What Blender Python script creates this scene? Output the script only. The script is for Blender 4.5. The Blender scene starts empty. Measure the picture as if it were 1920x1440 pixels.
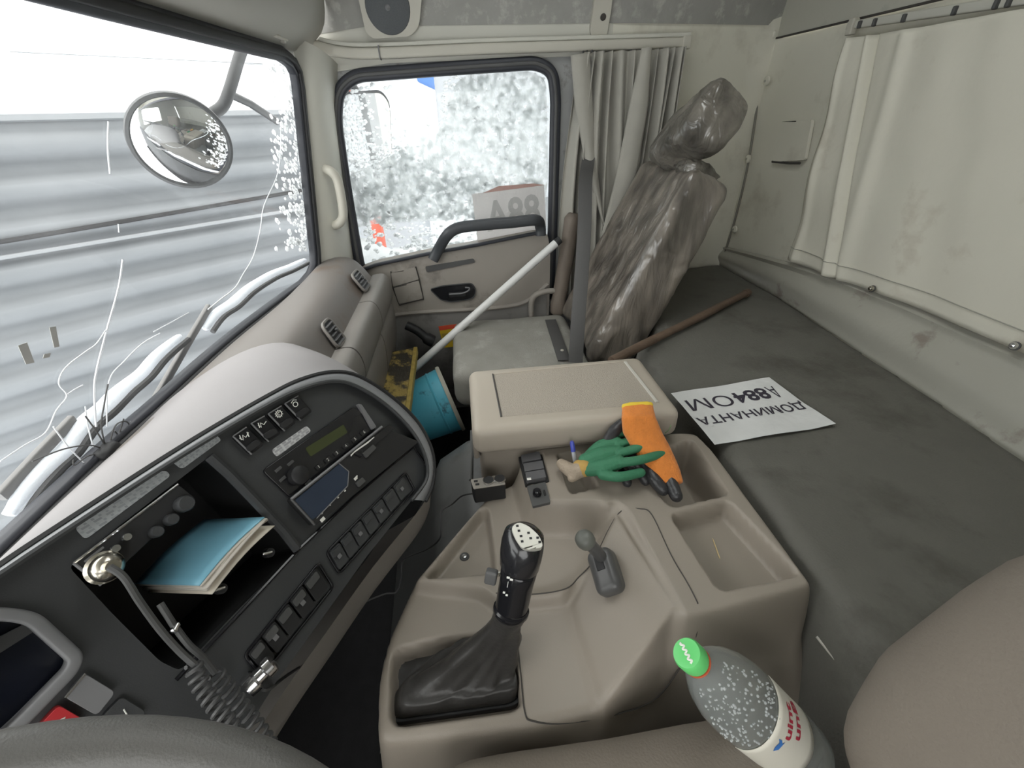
import bpy, bmesh, math, random
import numpy as np
from mathutils import Vector, Matrix, geometry
random.seed(7); RNG = np.random.default_rng(11)
SC = bpy.context.scene
COL = SC.collection

# ------------------------------------------------------------------ camera
# Cab axes: +X towards the passenger door, +Y towards the windscreen, +Z up, floor of the cab at z = 0 (metres)
CAM = np.array([0.0, 0.0, 1.28])
F_PX = 790.0
def _n(v): return v / np.linalg.norm(v)
AX = _n(np.array([-110.0, -505.0, F_PX]))
AD = np.array([44.0, 1287.0, F_PX]); AD = _n(AD - AX * AX.dot(AD))
AZ = -AD; AY = np.cross(AZ, AX)
RM = np.stack([AX, AY, AZ])
cam_d = bpy.data.cameras.new('camera'); cam = bpy.data.objects.new('camera', cam_d); COL.objects.link(cam)
cam_d.sensor_fit = 'HORIZONTAL'; cam_d.sensor_width = 36.0; cam_d.lens = F_PX / 1920.0 * 36.0
cam_d.clip_start = 0.01; cam_d.clip_end = 200
_r = RM @ np.array([1, 0, 0]); _u = RM @ np.array([0, -1, 0]); _b = RM @ np.array([0, 0, -1])
cam.matrix_world = Matrix(((_r[0], _u[0], _b[0], CAM[0]), (_r[1], _u[1], _b[1], CAM[1]), (_r[2], _u[2], _b[2], CAM[2]), (0, 0, 0, 1)))
SC.camera = cam

# ------------------------------------------------------------------ sky and exposure (overcast winter daylight)
W = bpy.data.worlds.new('sky'); SC.world = W; W.use_nodes = True
_nt = W.node_tree; _nt.nodes.clear()
_o = _nt.nodes.new('ShaderNodeOutputWorld'); _bg = _nt.nodes.new('ShaderNodeBackground')
_tc = _nt.nodes.new('ShaderNodeTexCoord'); _sx = _nt.nodes.new('ShaderNodeSeparateXYZ'); _mr = _nt.nodes.new('ShaderNodeMapRange')
_cr = _nt.nodes.new('ShaderNodeMix'); _cr.data_type = 'RGBA'
_nt.links.new(_tc.outputs['Generated'], _sx.inputs[0]); _nt.links.new(_sx.outputs['Z'], _mr.inputs['Value'])
_mr.inputs['From Min'].default_value = 0.0; _mr.inputs['From Max'].default_value = 1.0
_nt.links.new(_mr.outputs['Result'], _cr.inputs['Factor'])
_cr.inputs['A'].default_value = (0.90, 0.91, 0.90, 1); _cr.inputs['B'].default_value = (1.18, 1.16, 1.12, 1)
_nt.links.new(_cr.outputs['Result'], _bg.inputs['Color']); _bg.inputs['Strength'].default_value = 1.0
_nt.links.new(_bg.outputs[0], _o.inputs[0])
vs = SC.view_settings; vs.view_transform = 'Standard'; vs.look = 'None'; vs.gamma = 1.0; vs.exposure = 2.2; vs.use_curve_mapping = False
SC.cycles.use_denoising = True; SC.cycles.max_bounces = 10; SC.cycles.diffuse_bounces = 6; SC.cycles.transparent_max_bounces = 24
SC.cycles.sample_clamp_indirect = 6.0

# ------------------------------------------------------------------ measuring: a pixel of the photograph met with a plane of the cab
def ray(px, py): return RM @ np.array([px - 960.0, py - 720.0, F_PX])
def az(p, z): d = ray(p[0], p[1]); return CAM + d * ((z - CAM[2]) / d[2])
def ax(p, x): d = ray(p[0], p[1]); return CAM + d * ((x - CAM[0]) / d[0])
def ay(p, y): d = ray(p[0], p[1]); return CAM + d * ((y - CAM[1]) / d[1])
def apl(p, o, n): d = ray(p[0], p[1]); o = np.asarray(o, float); n = np.asarray(n, float); return CAM + d * ((o - CAM).dot(n) / d.dot(n))
def adep(p, dep): return CAM + ray(p[0], p[1]) * (dep / F_PX)
def V(*a): return np.array(a, float)

# ------------------------------------------------------------------ materials
MATS = {}
def pm(name, col, rough=0.55, metal=0.0, var=0.12, scale=18.0, bump=0.0, bscale=120.0, dirt=None, spec=0.5, stretch=None, coat=0.0, trans=0.0, ior=1.45, sheen=0.0, detail=4.0):
    if name in MATS: return MATS[name]
    m = bpy.data.materials.new(name); m.use_nodes = True; nt = m.node_tree; N = nt.nodes; L = nt.links
    b = N['Principled BSDF']; b.inputs['Roughness'].default_value = rough; b.inputs['Metallic'].default_value = metal
    b.inputs['Specular IOR Level'].default_value = spec; b.inputs['Coat Weight'].default_value = coat
    b.inputs['Transmission Weight'].default_value = trans; b.inputs['IOR'].default_value = ior
    if sheen: b.inputs['Sheen Weight'].default_value = sheen
    tc = N.new('ShaderNodeTexCoord'); mp = N.new('ShaderNodeMapping'); L.new(tc.outputs['Object'], mp.inputs['Vector'])
    if stretch: mp.inputs['Scale'].default_value = stretch
    no = N.new('ShaderNodeTexNoise'); no.inputs['Scale'].default_value = scale; no.inputs['Detail'].default_value = detail
    L.new(mp.outputs[0], no.inputs['Vector'])
    mx = N.new('ShaderNodeMix'); mx.data_type = 'RGBA'; L.new(no.outputs['Fac'], mx.inputs['Factor'])
    c = np.array(col[:3], float)
    mx.inputs['A'].default_value = (*(c * (1 - var)), 1); mx.inputs['B'].default_value = (*np.minimum(c * (1 + var), 1.0), 1)
    out = mx.outputs['Result']
    if dirt:
        dcol, thr, dsc, soft = dirt
        dn = N.new('ShaderNodeTexNoise'); dn.inputs['Scale'].default_value = dsc; dn.inputs['Detail'].default_value = 6; dn.inputs['Roughness'].default_value = 0.65
        L.new(tc.outputs['Object'], dn.inputs['Vector'])
        mr = N.new('ShaderNodeMapRange'); mr.inputs['From Min'].default_value = thr; mr.inputs['From Max'].default_value = thr + soft
        L.new(dn.outputs['Fac'], mr.inputs['Value'])
        m2 = N.new('ShaderNodeMix'); m2.data_type = 'RGBA'; L.new(mr.outputs['Result'], m2.inputs['Factor'])
        L.new(out, m2.inputs['A']); m2.inputs['B'].default_value = (*dcol, 1); out = m2.outputs['Result']
    L.new(out, b.inputs['Base Color'])
    if bump:
        bn = N.new('ShaderNodeTexNoise'); bn.inputs['Scale'].default_value = bscale; bn.inputs['Detail'].default_value = 3
        L.new(mp.outputs[0], bn.inputs['Vector'])
        bp = N.new('ShaderNodeBump'); bp.inputs['Strength'].default_value = bump; bp.inputs['Distance'].default_value = 0.004
        L.new(bn.outputs['Fac'], bp.inputs['Height']); L.new(bp.outputs[0], b.inputs['Normal'])
    MATS[name] = m; return m

def glass_mat(name, tint, gloss=0.02, rough=0.02, haze=0.0, haze_scale=6.0):
    m = bpy.data.materials.new(name); m.use_nodes = True; nt = m.node_tree; N = nt.nodes; L = nt.links; N.clear()
    o = N.new('ShaderNodeOutputMaterial'); t = N.new('ShaderNodeBsdfTransparent'); t.inputs[0].default_value = (*tint, 1)
    g = N.new('ShaderNodeBsdfGlossy'); g.inputs['Roughness'].default_value = rough
    fr = N.new('ShaderNodeLayerWeight'); fr.inputs[0].default_value = 0.5
    pw = N.new('ShaderNodeMath'); pw.operation = 'POWER'; pw.inputs[1].default_value = 4.0; L.new(fr.outputs['Facing'], pw.inputs[0])
    ml = N.new('ShaderNodeMath'); ml.operation = 'MULTIPLY_ADD'; ml.inputs[1].default_value = 0.25; ml.inputs[2].default_value = gloss; L.new(pw.outputs[0], ml.inputs[0])
    mx = N.new('ShaderNodeMixShader'); L.new(ml.outputs[0], mx.inputs[0]); L.new(t.outputs[0], mx.inputs[1]); L.new(g.outputs[0], mx.inputs[2])
    out = mx.outputs[0]
    if haze:
        tc = N.new('ShaderNodeTexCoord'); no = N.new('ShaderNodeTexNoise'); no.inputs['Scale'].default_value = haze_scale; no.inputs['Detail'].default_value = 6
        L.new(tc.outputs['Object'], no.inputs['Vector'])
        mr = N.new('ShaderNodeMapRange'); mr.inputs['From Min'].default_value = 0.3; mr.inputs['From Max'].default_value = 0.8; mr.inputs['To Max'].default_value = haze
        L.new(no.outputs['Fac'], mr.inputs['Value'])
        d = N.new('ShaderNodeBsdfTranslucent'); d.inputs[0].default_value = (0.8, 0.82, 0.84, 1)
        m2 = N.new('ShaderNodeMixShader'); L.new(mr.outputs[0], m2.inputs[0]); L.new(out, m2.inputs[1]); L.new(d.outputs[0], m2.inputs[2]); out = m2.outputs[0]
    L.new(out, o.inputs[0]); MATS[name] = m; return m

def snow_mat(name, col=(0.92, 0.94, 0.97), trans=0.45, mask=None):
    m = bpy.data.materials.new(name); m.use_nodes = True; nt = m.node_tree; N = nt.nodes; L = nt.links; N.clear()
    o = N.new('ShaderNodeOutputMaterial'); d = N.new('ShaderNodeBsdfDiffuse'); d.inputs[0].default_value = (*col, 1)
    t = N.new('ShaderNodeBsdfTranslucent'); t.inputs[0].default_value = (*col, 1)
    mx = N.new('ShaderNodeMixShader'); mx.inputs[0].default_value = trans; L.new(d.outputs[0], mx.inputs[1]); L.new(t.outputs[0], mx.inputs[2])
    tc = N.new('ShaderNodeTexCoord'); no = N.new('ShaderNodeTexNoise'); no.inputs['Scale'].default_value = 90; no.inputs['Detail'].default_value = 5
    L.new(tc.outputs['Object'], no.inputs['Vector'])
    bp = N.new('ShaderNodeBump'); bp.inputs['Strength'].default_value = 0.5; bp.inputs['Distance'].default_value = 0.004
    L.new(no.outputs['Fac'], bp.inputs['Height']); L.new(bp.outputs[0], d.inputs['Normal']); L.new(bp.outputs[0], t.inputs['Normal'])
    out = mx.outputs[0]
    if mask:
        n2 = N.new('ShaderNodeTexNoise'); n2.inputs['Scale'].default_value = mask[0]; n2.inputs['Detail'].default_value = 5; L.new(tc.outputs['Object'], n2.inputs['Vector'])
        mr = N.new('ShaderNodeMapRange'); mr.inputs['From Min'].default_value = mask[1]; mr.inputs['From Max'].default_value = mask[2]; L.new(n2.outputs['Fac'], mr.inputs['Value'])
        mr.inputs['To Min'].default_value = mask[3]; mr.inputs['To Max'].default_value = mask[4]
        tr = N.new('ShaderNodeBsdfTransparent'); m2 = N.new('ShaderNodeMixShader'); L.new(mr.outputs[0], m2.inputs[0]); L.new(tr.outputs[0], m2.inputs[1]); L.new(out, m2.inputs[2]); out = m2.outputs[0]
    L.new(out, o.inputs[0]); MATS[name] = m; return m

# ------------------------------------------------------------------ objects
def tag(o, label=None, cat=None, group=None, kind=None):
    if label: o['label'] = label
    if cat: o['category'] = cat
    if group: o['group'] = group
    if kind: o['kind'] = kind
    return o
def thing(name, label, cat, loc=(0, 0, 0), group=None, kind=None):
    o = bpy.data.objects.new(name, None); COL.objects.link(o); o.location = tuple(loc); o.empty_display_size = 0.05
    return tag(o, label, cat, group, kind)
def obj(name, geo, mat, parent=None, smooth=True, sharp=40.0, label=None, bevel=0.0, bseg=2, solid=0.0, subsurf=0):
    """geo = (verts, faces) in cab coordinates -> ONE mesh object"""
    vs_, fs = geo
    me = bpy.data.meshes.new(name)
    me.from_pydata([tuple(map(float, v)) for v in vs_], [], [tuple(int(i) for i in f) for f in fs])
    me.validate(); bm = bmesh.new(); bm.from_mesh(me); bmesh.ops.recalc_face_normals(bm, faces=bm.faces); bm.to_mesh(me); bm.free()
    if smooth:
        me.polygons.foreach_set('use_smooth', [True] * len(me.polygons))
        if sharp < 180:
            me.set_sharp_from_angle(angle=math.radians(sharp))
    me.materials.append(mat if not isinstance(mat, str) else MATS[mat])
    o = bpy.data.objects.new(name, me); COL.objects.link(o)
    # the object's origin sits at its centre, vertices stay where they were measured
    c = np.array([v.co for v in me.vertices]).mean(0) if len(me.vertices) else np.zeros(3)
    me.transform(Matrix.Translation(-Vector(c))); o.location = Vector(c)
    if parent is not None:
        o.parent = parent
        off = Vector((0, 0, 0)); q = parent
        while q is not None: off += q.location; q = q.parent
        o.location = Vector(c) - off
    if solid:
        s = o.modifiers.new('solid', 'SOLIDIFY'); s.thickness = solid; s.offset = 0
    if bevel:
        b = o.modifiers.new('bevel', 'BEVEL'); b.width = bevel; b.segments = bseg; b.limit_method = 'ANGLE'; b.angle_limit = math.radians(35); b.harden_normals = False
    if subsurf:
        s = o.modifiers.new('sub', 'SUBSURF'); s.levels = subsurf; s.render_levels = subsurf
    if label: o['label'] = label
    return o
def join(*gs):
    vs_, fs, k = [], [], 0
    for v, f in gs:
        vs_ += [tuple(p) for p in v]; fs += [tuple(i + k for i in q) for q in f]; k += len(v)
    return vs_, fs
def xf(geo, M):
    M = Matrix(M); return [tuple(M @ Vector(p)) for p in geo[0]], geo[1]
def frame(o, x, y=None, z=None):
    """4x4 from an origin and axes (y or z as a hint)"""
    x = _n(np.asarray(x, float))
    if z is not None:
        z = np.asarray(z, float); z = _n(z - x * x.dot(z)); y = np.cross(z, x)
    else:
        y = np.asarray(y, float); y = _n(y - x * x.dot(y)); z = np.cross(x, y)
    o = np.asarray(o, float)
    return Matrix(((x[0], y[0], z[0], o[0]), (x[1], y[1], z[1], o[1]), (x[2], y[2], z[2], o[2]), (0, 0, 0, 1)))

# ------------------------------------------------------------------ shapes
def box(c, d):
    c = np.asarray(c, float); h = np.asarray(d, float) / 2
    v = [c + h * np.array(s) for s in ((-1, -1, -1), (1, -1, -1), (1, 1, -1), (-1, 1, -1), (-1, -1, 1), (1, -1, 1), (1, 1, 1), (-1, 1, 1))]
    return v, [(0, 3, 2, 1), (4, 5, 6, 7), (0, 1, 5, 4), (1, 2, 6, 5), (2, 3, 7, 6), (3, 0, 4, 7)]
def rbox(d, r, n=10, disp=None):
    """rounded box centred at the origin; disp(P, N) -> extra offset along the normal"""
    h = np.asarray(d, float) / 2; r = min(r, *(h * 0.999)); key = {}; vs_ = []; fs = []
    def idx(p):
        k = tuple(np.round(p, 6))
        if k not in key: key[k] = len(vs_); vs_.append(np.array(p))
        return key[k]
    nn = n if hasattr(n, '__len__') else (n, n, n)
    def ticks(a):
        # dense near the rounded edges
        m = max(2, nn[a]); t = np.linspace(-1, 1, m + 1); inner = h[a] - r
        e = np.concatenate([-h[a] + r * (1 - np.cos(np.linspace(0, np.pi / 2, 5)[:-1])), np.linspace(-inner, inner, m + 1), h[a] - r * (1 - np.cos(np.linspace(np.pi / 2, 0, 5)[1:]))])
        return np.unique(np.round(e, 7))
    T = [ticks(a) for a in range(3)]
    for a in range(3):
        b, c = (a + 1) % 3, (a + 2) % 3
        for s in (-1, 1):
            for i in range(len(T[b]) - 1):
                for j in range(len(T[c]) - 1):
                    q = []
                    for (ii, jj) in ((i, j), (i + 1, j), (i + 1, j + 1), (i, j + 1)):
                        p = np.zeros(3); p[a] = s * h[a]; p[b] = T[b][ii]; p[c] = T[c][jj]; q.append(idx(p))
                    fs.append(tuple(q if s > 0 else q[::-1]))
    P = np.array(vs_); I = np.clip(P, -(h - r), h - r); D = P - I; Ln = np.linalg.norm(D, axis=1, keepdims=True); Ln[Ln == 0] = 1
    Nn = D / Ln; P = I + r * Nn
    if disp is not None: P = P + Nn * np.asarray(disp(P, Nn))[:, None]
    return list(P), fs
def grid(fn, nu, nv, closed_u=False):
    vs_ = [fn(i / (nu if closed_u else nu), j / nv) for i in range(nu if closed_u else nu + 1) for j in range(nv + 1)]
    fs = []; cu = nu
    for i in range(nu):
        i2 = (i + 1) % nu if closed_u else i + 1
        for j in range(nv):
            fs.append((i * (nv + 1) + j, i2 * (nv + 1) + j, i2 * (nv + 1) + j + 1, i * (nv + 1) + j + 1))
    return vs_, fs
def loft(rings, closed=True, caps=True):
    n = len(rings[0]); vs_ = [p for r in rings for p in r]; fs = []
    for k in range(len(rings) - 1):
        for i in range(n if closed else n - 1):
            j = (i + 1) % n
            fs.append((k * n + i, k * n + j, (k + 1) * n + j, (k + 1) * n + i))
    if caps and closed:
        fs.append(tuple(range(n))[::-1]); fs.append(tuple((len(rings) - 1) * n + i for i in range(n)))
    return vs_, fs
def smooth_path(P, n=8, closed=False):
    P = [np.asarray(p, float) for p in P]; out = []; m = len(P)
    rng = range(m) if closed else range(m - 1)
    for i in rng:
        p0 = P[(i - 1) % m] if closed or i > 0 else P[i]; p1 = P[i]; p2 = P[(i + 1) % m]; p3 = P[(i + 2) % m] if closed or i + 2 < m else P[(i + 1) % m]
        for k in range(n):
            t = k / n
            out.append(0.5 * ((2 * p1) + (-p0 + p2) * t + (2 * p0 - 5 * p1 + 4 * p2 - p3) * t * t + (-p0 + 3 * p1 - 3 * p2 + p3) * t ** 3))
    if not closed: out.append(P[-1])
    return out
def tube(path, r, n=10, closed=False, caps=True):
    P = [np.asarray(p, float) for p in path]; m = len(P); rad = r if hasattr(r, '__len__') else [r] * m
    T = []
    for i in range(m):
        a = P[(i - 1) % m] if closed else P[max(i - 1, 0)]; b = P[(i + 1) % m] if closed else P[min(i + 1, m - 1)]
        d = b - a; T.append(d / (np.linalg.norm(d) + 1e-12))
    up = np.array([0, 0, 1.0]) if abs(T[0][2]) < 0.9 else np.array([1.0, 0, 0]); N_ = _n(up - T[0] * T[0].dot(up)); rings = []
    for i in range(m):
        N_ = N_ - T[i] * T[i].dot(N_); N_ = _n(N_); B = np.cross(T[i], N_)
        rings.append([P[i] + rad[i] * (math.cos(2 * math.pi * k / n) * N_ + math.sin(2 * math.pi * k / n) * B) for k in range(n)])
    if closed:
        rings.append(rings[0]); return loft(rings, True, False)
    return loft(rings, True, caps)
def sweep(path, prof, normal, closed=False):
    """flat profile (a across in the plane, b along the normal) carried along a path"""
    P = [np.asarray(p, float) for p in path]; m = len(P); nrm = _n(np.asarray(normal, float)); rings = []
    for i in range(m):
        a = P[(i - 1) % m] if closed else P[max(i - 1, 0)]; b = P[(i + 1) % m] if closed else P[min(i + 1, m - 1)]
        t = b - a; t = t / (np.linalg.norm(t) + 1e-12); s = np.cross(t, nrm); s = s / (np.linalg.norm(s) + 1e-12)
        rings.append([P[i] + s * q[0] + nrm * q[1] for q in prof])
    if closed: rings.append(rings[0])
    return loft(rings, True, not closed)
def rectprof(w, h, r=0.25, n=3):
    out = []; rr = min(w, h) * r
    for cx, cy, a0 in ((w / 2 - rr, h / 2 - rr, 0), (-w / 2 + rr, h / 2 - rr, 90), (-w / 2 + rr, -h / 2 + rr, 180), (w / 2 - rr, -h / 2 + rr, 270)):
        for k in range(n + 1):
            a = math.radians(a0 + 90 * k / n); out.append((cx + rr * math.cos(a), cy + rr * math.sin(a)))
    return out
def lathe(prof, n=24, M=None):
    rings = [[np.array([r * math.cos(2 * math.pi * k / n), r * math.sin(2 * math.pi * k / n), z]) for k in range(n)] for r, z in prof]
    ring_like = prof[0][0] > 1e-6 and prof[-1][0] > 1e-6
    g = loft(rings + rings[:1], True, False) if ring_like else loft(rings, True, True)
    return xf(g, M) if M is not None else g
def fillet(pts, r, n=5):
    """round the corners of a 2-D or 3-D polygon"""
    P = [np.asarray(p, float) for p in pts]; out = []; m = len(P); rr = r if hasattr(r, '__len__') else [r] * m
    for i in range(m):
        p = P[i]; a = P[i - 1] - p; b = P[(i + 1) % m] - p; la, lb = np.linalg.norm(a), np.linalg.norm(b)
        k = min(rr[i], la * 0.48, lb * 0.48)
        if k <= 1e-9: out.append(p); continue
        s = p + a / la * k; e = p + b / lb * k
        for j in range(n + 1):
            t = j / n; out.append((1 - t) ** 2 * s + 2 * t * (1 - t) * p + t * t * e)
    return out
def plate(outer, holes=(), thick=(0, 0, 0)):
    """a flat (or nearly flat) plate with holes; thick = vector from front to back"""
    loops = [[Vector(tuple(p)) for p in outer]] + [[Vector(tuple(p)) for p in h] for h in holes]
    tri = geometry.tessellate_polygon(loops); pts = [np.array(p) for l in loops for p in l]; n = len(pts)
    t = np.asarray(thick, float)
    if not np.any(t): return pts, [tuple(f) for f in tri]
    vs_ = pts + [p + t for p in pts]; fs = [tuple(f) for f in tri] + [tuple(i + n for i in f[::-1]) for f in tri]; k = 0
    for l in loops:
        m = len(l)
        for i in range(m):
            j = (i + 1) % m; fs.append((k + i, k + j, n + k + j, n + k + i))
        k += m
    return vs_, fs
def poly_sdf(x, y, poly):
    """signed distance to a polygon (negative inside), vectorised"""
    P = np.asarray(poly, float)[:, :2]; d = np.full(x.shape, 1e9); ins = np.zeros(x.shape, bool); m = len(P)
    for i in range(m):
        a = P[i]; b = P[(i + 1) % m]; e = b - a; wx = x - a[0]; wy = y - a[1]
        t = np.clip((wx * e[0] + wy * e[1]) / (e.dot(e) + 1e-15), 0, 1)
        d = np.minimum(d, (wx - e[0] * t) ** 2 + (wy - e[1] * t) ** 2)
        c = ((a[1] > y) != (b[1] > y)) & (x < (b[0] - a[0]) * (y - a[1]) / (b[1] - a[1] + 1e-15) + a[0]); ins ^= c
    d = np.sqrt(d); return np.where(ins, -d, d)
def sstep(a, b, t): t = np.clip((t - a) / (b - a), 0, 1); return t * t * (3 - 2 * t)
# cheap smooth noise for crumpled and uneven surfaces
_G = RNG.random((64, 64, 64))
def vnoise(P, s):
    P = np.asarray(P, float) * s; I = np.floor(P).astype(int); Fp = P - I; Fp = Fp * Fp * (3 - 2 * Fp); r = 0
    for dx in (0, 1):
        for dy in (0, 1):
            for dz in (0, 1):
                w = (Fp[:, 0] if dx else 1 - Fp[:, 0]) * (Fp[:, 1] if dy else 1 - Fp[:, 1]) * (Fp[:, 2] if dz else 1 - Fp[:, 2])
                r = r + w * _G[(I[:, 0] + dx) % 64, (I[:, 1] + dy) % 64, (I[:, 2] + dz) % 64]
    return r
def fbm(P, s, o=3): return sum(vnoise(np.asarray(P) + 3.7 * k, s * 2 ** k) * 0.5 ** k for k in range(o)) / (2 - 0.5 ** (o - 1)) - 0.5
def ridged(P, s): return 1 - np.abs(vnoise(P, s) * 2 - 1)
def text_geo(txt, size, M, bold=0.0, extrude=0.0, align='CENTER', shear=0.0, sx=1.0):
    cu = bpy.data.curves.new('lettering', 'FONT'); cu.body = txt; cu.size = size; cu.align_x = align; cu.align_y = 'CENTER'; cu.offset = bold; cu.extrude = extrude; cu.shear = shear
    cu.resolution_u = 3
    o = bpy.data.objects.new('lettering', cu); COL.objects.link(o); bpy.context.view_layer.update()
    me = bpy.data.meshes.new_from_object(o.evaluated_get(bpy.context.evaluated_depsgraph_get()))
    vs_ = [(v.co.x * sx, v.co.y, v.co.z) for v in me.vertices]; fs = [tuple(p.vertices) for p in me.polygons]
    bpy.data.objects.remove(o); bpy.data.curves.remove(cu); bpy.data.meshes.remove(me)
    return xf((vs_, fs), M) if M is not None else (vs_, fs)
def fuse(geo, vox, smooth_it=6):
    """one continuous skin over overlapping volumes"""
    me = bpy.data.meshes.new('skin'); me.from_pydata([tuple(map(float, v)) for v in geo[0]], [], geo[1])
    o = bpy.data.objects.new('skin', me); COL.objects.link(o)
    m = o.modifiers.new('r', 'REMESH'); m.mode = 'VOXEL'; m.voxel_size = vox
    s = o.modifiers.new('s', 'SMOOTH'); s.iterations = smooth_it; s.factor = 0.5
    bpy.context.view_layer.update()
    e = bpy.data.meshes.new_from_object(o.evaluated_get(bpy.context.evaluated_depsgraph_get()))
    g = ([np.array(v.co) for v in e.vertices], [tuple(p.vertices) for p in e.polygons])
    bpy.data.objects.remove(o); bpy.data.meshes.remove(me); bpy.data.meshes.remove(e); return g
def ball(c, r, n=10, sc=(1, 1, 1)):
    c = np.asarray(c, float); sc = np.asarray(sc, float)
    rings = [[c + r * sc * np.array([math.sin(math.pi * (i + .01) / (n + .02)) * math.cos(2 * math.pi * k / (2 * n)), math.sin(math.pi * (i + .01) / (n + .02)) * math.sin(2 * math.pi * k / (2 * n)), -math.cos(math.pi * (i + .01) / (n + .02))]) for k in range(2 * n)] for i in range(n + 1)]
    return loft(rings, True, True)
def chain(pts, rad, n=12):
    """a bulging limb of overlapping balls and links"""
    P = smooth_path(pts, 4); R_ = np.interp(np.linspace(0, 1, len(P)), np.linspace(0, 1, len(rad)), rad)
    g = tube(P, list(R_), n)
    return join(g, ball(P[0], R_[0], 6), ball(P[-1], R_[-1], 6))
# ================================================================== materials used across the scene
pm('beige_plastic', (0.285, 0.25, 0.21), 0.42, var=0.05, scale=6, bump=0.10, bscale=900)
pm('dash_plastic', (0.155, 0.140, 0.128), 0.55, var=0.06, scale=5, bump=0.08, bscale=700, dirt=((0.14, 0.095, 0.065), 0.60, 5, 0.15))
pm('dash_lower', (0.20, 0.185, 0.17), 0.5, var=0.08, scale=7, bump=0.08, bscale=700)
pm('charcoal', (0.046, 0.048, 0.050), 0.42, var=0.08, scale=10, bump=0.06, bscale=900)
pm('gloss_black', (0.012, 0.012, 0.014), 0.16, var=0.1)
pm('soft_black', (0.018, 0.018, 0.019), 0.55, var=0.15)
pm('rubber', (0.030, 0.032, 0.040), 0.45, var=0.1)
pm('dark_grey', (0.075, 0.075, 0.075), 0.5, var=0.1)
pm('mid_grey', (0.17, 0.17, 0.175), 0.42, var=0.08)
pm('cream_plastic', (0.47, 0.45, 0.39), 0.5, var=0.05, scale=6)
pm('pillar_trim', (0.50, 0.49, 0.435), 0.55, var=0.06, scale=4)
pm('door_plastic', (0.285, 0.26, 0.232), 0.5, var=0.10, scale=5, bump=0.08, bscale=600, dirt=((0.12, 0.105, 0.095), 0.56, 6, 0.2))
pm('door_lower', (0.21, 0.20, 0.19), 0.8, var=0.14, scale=9, bump=0.15, bscale=300, dirt=((0.10, 0.09, 0.085), 0.55, 7, 0.2))
pm('steel_trim', (0.30, 0.30, 0.295), 0.55, var=0.12, scale=12, dirt=((0.13, 0.12, 0.11), 0.58, 14, 0.15))
pm('headliner', (0.30, 0.295, 0.275), 0.9, var=0.16, scale=16, bump=0.3, bscale=60, dirt=((0.42, 0.41, 0.38), 0.52, 18, 0.15))
pm('vinyl_wall', (0.64, 0.62, 0.535), 0.50, var=0.05, scale=4, bump=0.25, bscale=26, dirt=((0.45, 0.42, 0.35), 0.55, 5, 0.25))
pm('vinyl_skirt', (0.37, 0.36, 0.31), 0.45, var=0.06, scale=5, bump=0.15, bscale=60, dirt=((0.24, 0.21, 0.18), 0.60, 7, 0.1))
pm('mattress_cloth', (0.125, 0.121, 0.106), 0.85, var=0.12, scale=12, bump=0.35, bscale=220, dirt=((0.075, 0.071, 0.06), 0.52, 5, 0.2))
pm('curtain_cloth', (0.36, 0.345, 0.305), 0.85, var=0.08, scale=20, bump=0.12, bscale=300, sheen=0.1)
pm('back_curtain_cloth', (0.66, 0.635, 0.545), 0.62, var=0.05, scale=4, bump=0.25, bscale=40, dirt=((0.47, 0.42, 0.34), 0.58, 4.5, 0.2))
pm('floor_mat', (0.016, 0.016, 0.017), 0.9, var=0.3, scale=30, bump=0.3, bscale=200)
pm('tunnel_vinyl', (0.14, 0.142, 0.14), 0.42, var=0.12, scale=8, bump=0.2, bscale=18, dirt=((0.10, 0.098, 0.095), 0.52, 9, 0.2))
pm('chrome', (0.75, 0.75, 0.76), 0.18, metal=1.0, var=0.05)
pm('gap_dark', (0.05, 0.045, 0.04), 0.8, var=0.2)  # near-black for the wall seam, bolt hole and panel gap
snow_mat('snow', trans=0.35); snow_mat('window_snow', col=(0.93, 0.935, 0.94), trans=0.52)
snow_mat('melting_snow', col=(0.95, 0.96, 0.96), trans=0.50, mask=(42, 0.36, 0.60, 0.15, 0.85))
snow_mat('frost', trans=0.5, mask=(10, 0.3, 0.75, 0.05, 0.35))
glass_mat('windscreen_glass', (0.93, 0.95, 0.95), haze=0.05); glass_mat('side_glass', (0.80, 0.82, 0.82), haze=0.10)

# ================================================================== outside: snowy yard, corrugated fence, white warehouse
g = grid(lambda u, v: V(-25 + 60 * u, -25 + 60 * v, -1.5 + 0.25 * (RNG.random() - 0.5)), 60, 60)
tag(obj('ground', g, 'snow'), 'snow covered yard around the truck', 'ground', kind='structure')

pm('fence_steel', (0.155, 0.165, 0.175), 0.5, metal=0.0, var=0.05, scale=3, stretch=(1, 1, 6))
pm('fence_edge', (0.22, 0.23, 0.24), 0.5, var=0.05)
fd = _n(V(0.655, -0.755, 0)); fn_ = V(-0.755, -0.655, 0); f0 = -fn_ * 3.0 + V(0, 0, 0)   # fence line passes 3 m from the driver
fence = thing('corrugated_fence', 'grey corrugated steel fence seen through the windscreen', 'fence', tuple(f0 + V(0, 0, -1.45)))
FT = 1.32
prof = []; z = FT; per = 0.165
while z > -1.5:
    for dz, dn in ((0, 0.0), (0.050, 0.0), (0.080, 0.042), (0.135, 0.042)):
        prof.append((z - dz, dn))
    z -= per
FEND = float((apl((607, 300), f0, fn_) - f0).dot(fd))
for k, (a0, a1) in enumerate(((-8.2, -4.1), (-4.1, FEND))):   # long sheets side by side, each a panel
    gg = ([f0 + fd * a + fn_ * (q[1] + 0.006 * (k % 2)) + V(0, 0, q[0]) for a in (a0, a1) for q in prof], [(i, i + 1, len(prof) + i + 1, len(prof) + i) for i in range(len(prof) - 1)])
    obj('sheet', gg, 'fence_steel', fence, sharp=25, solid=0.002)
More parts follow.
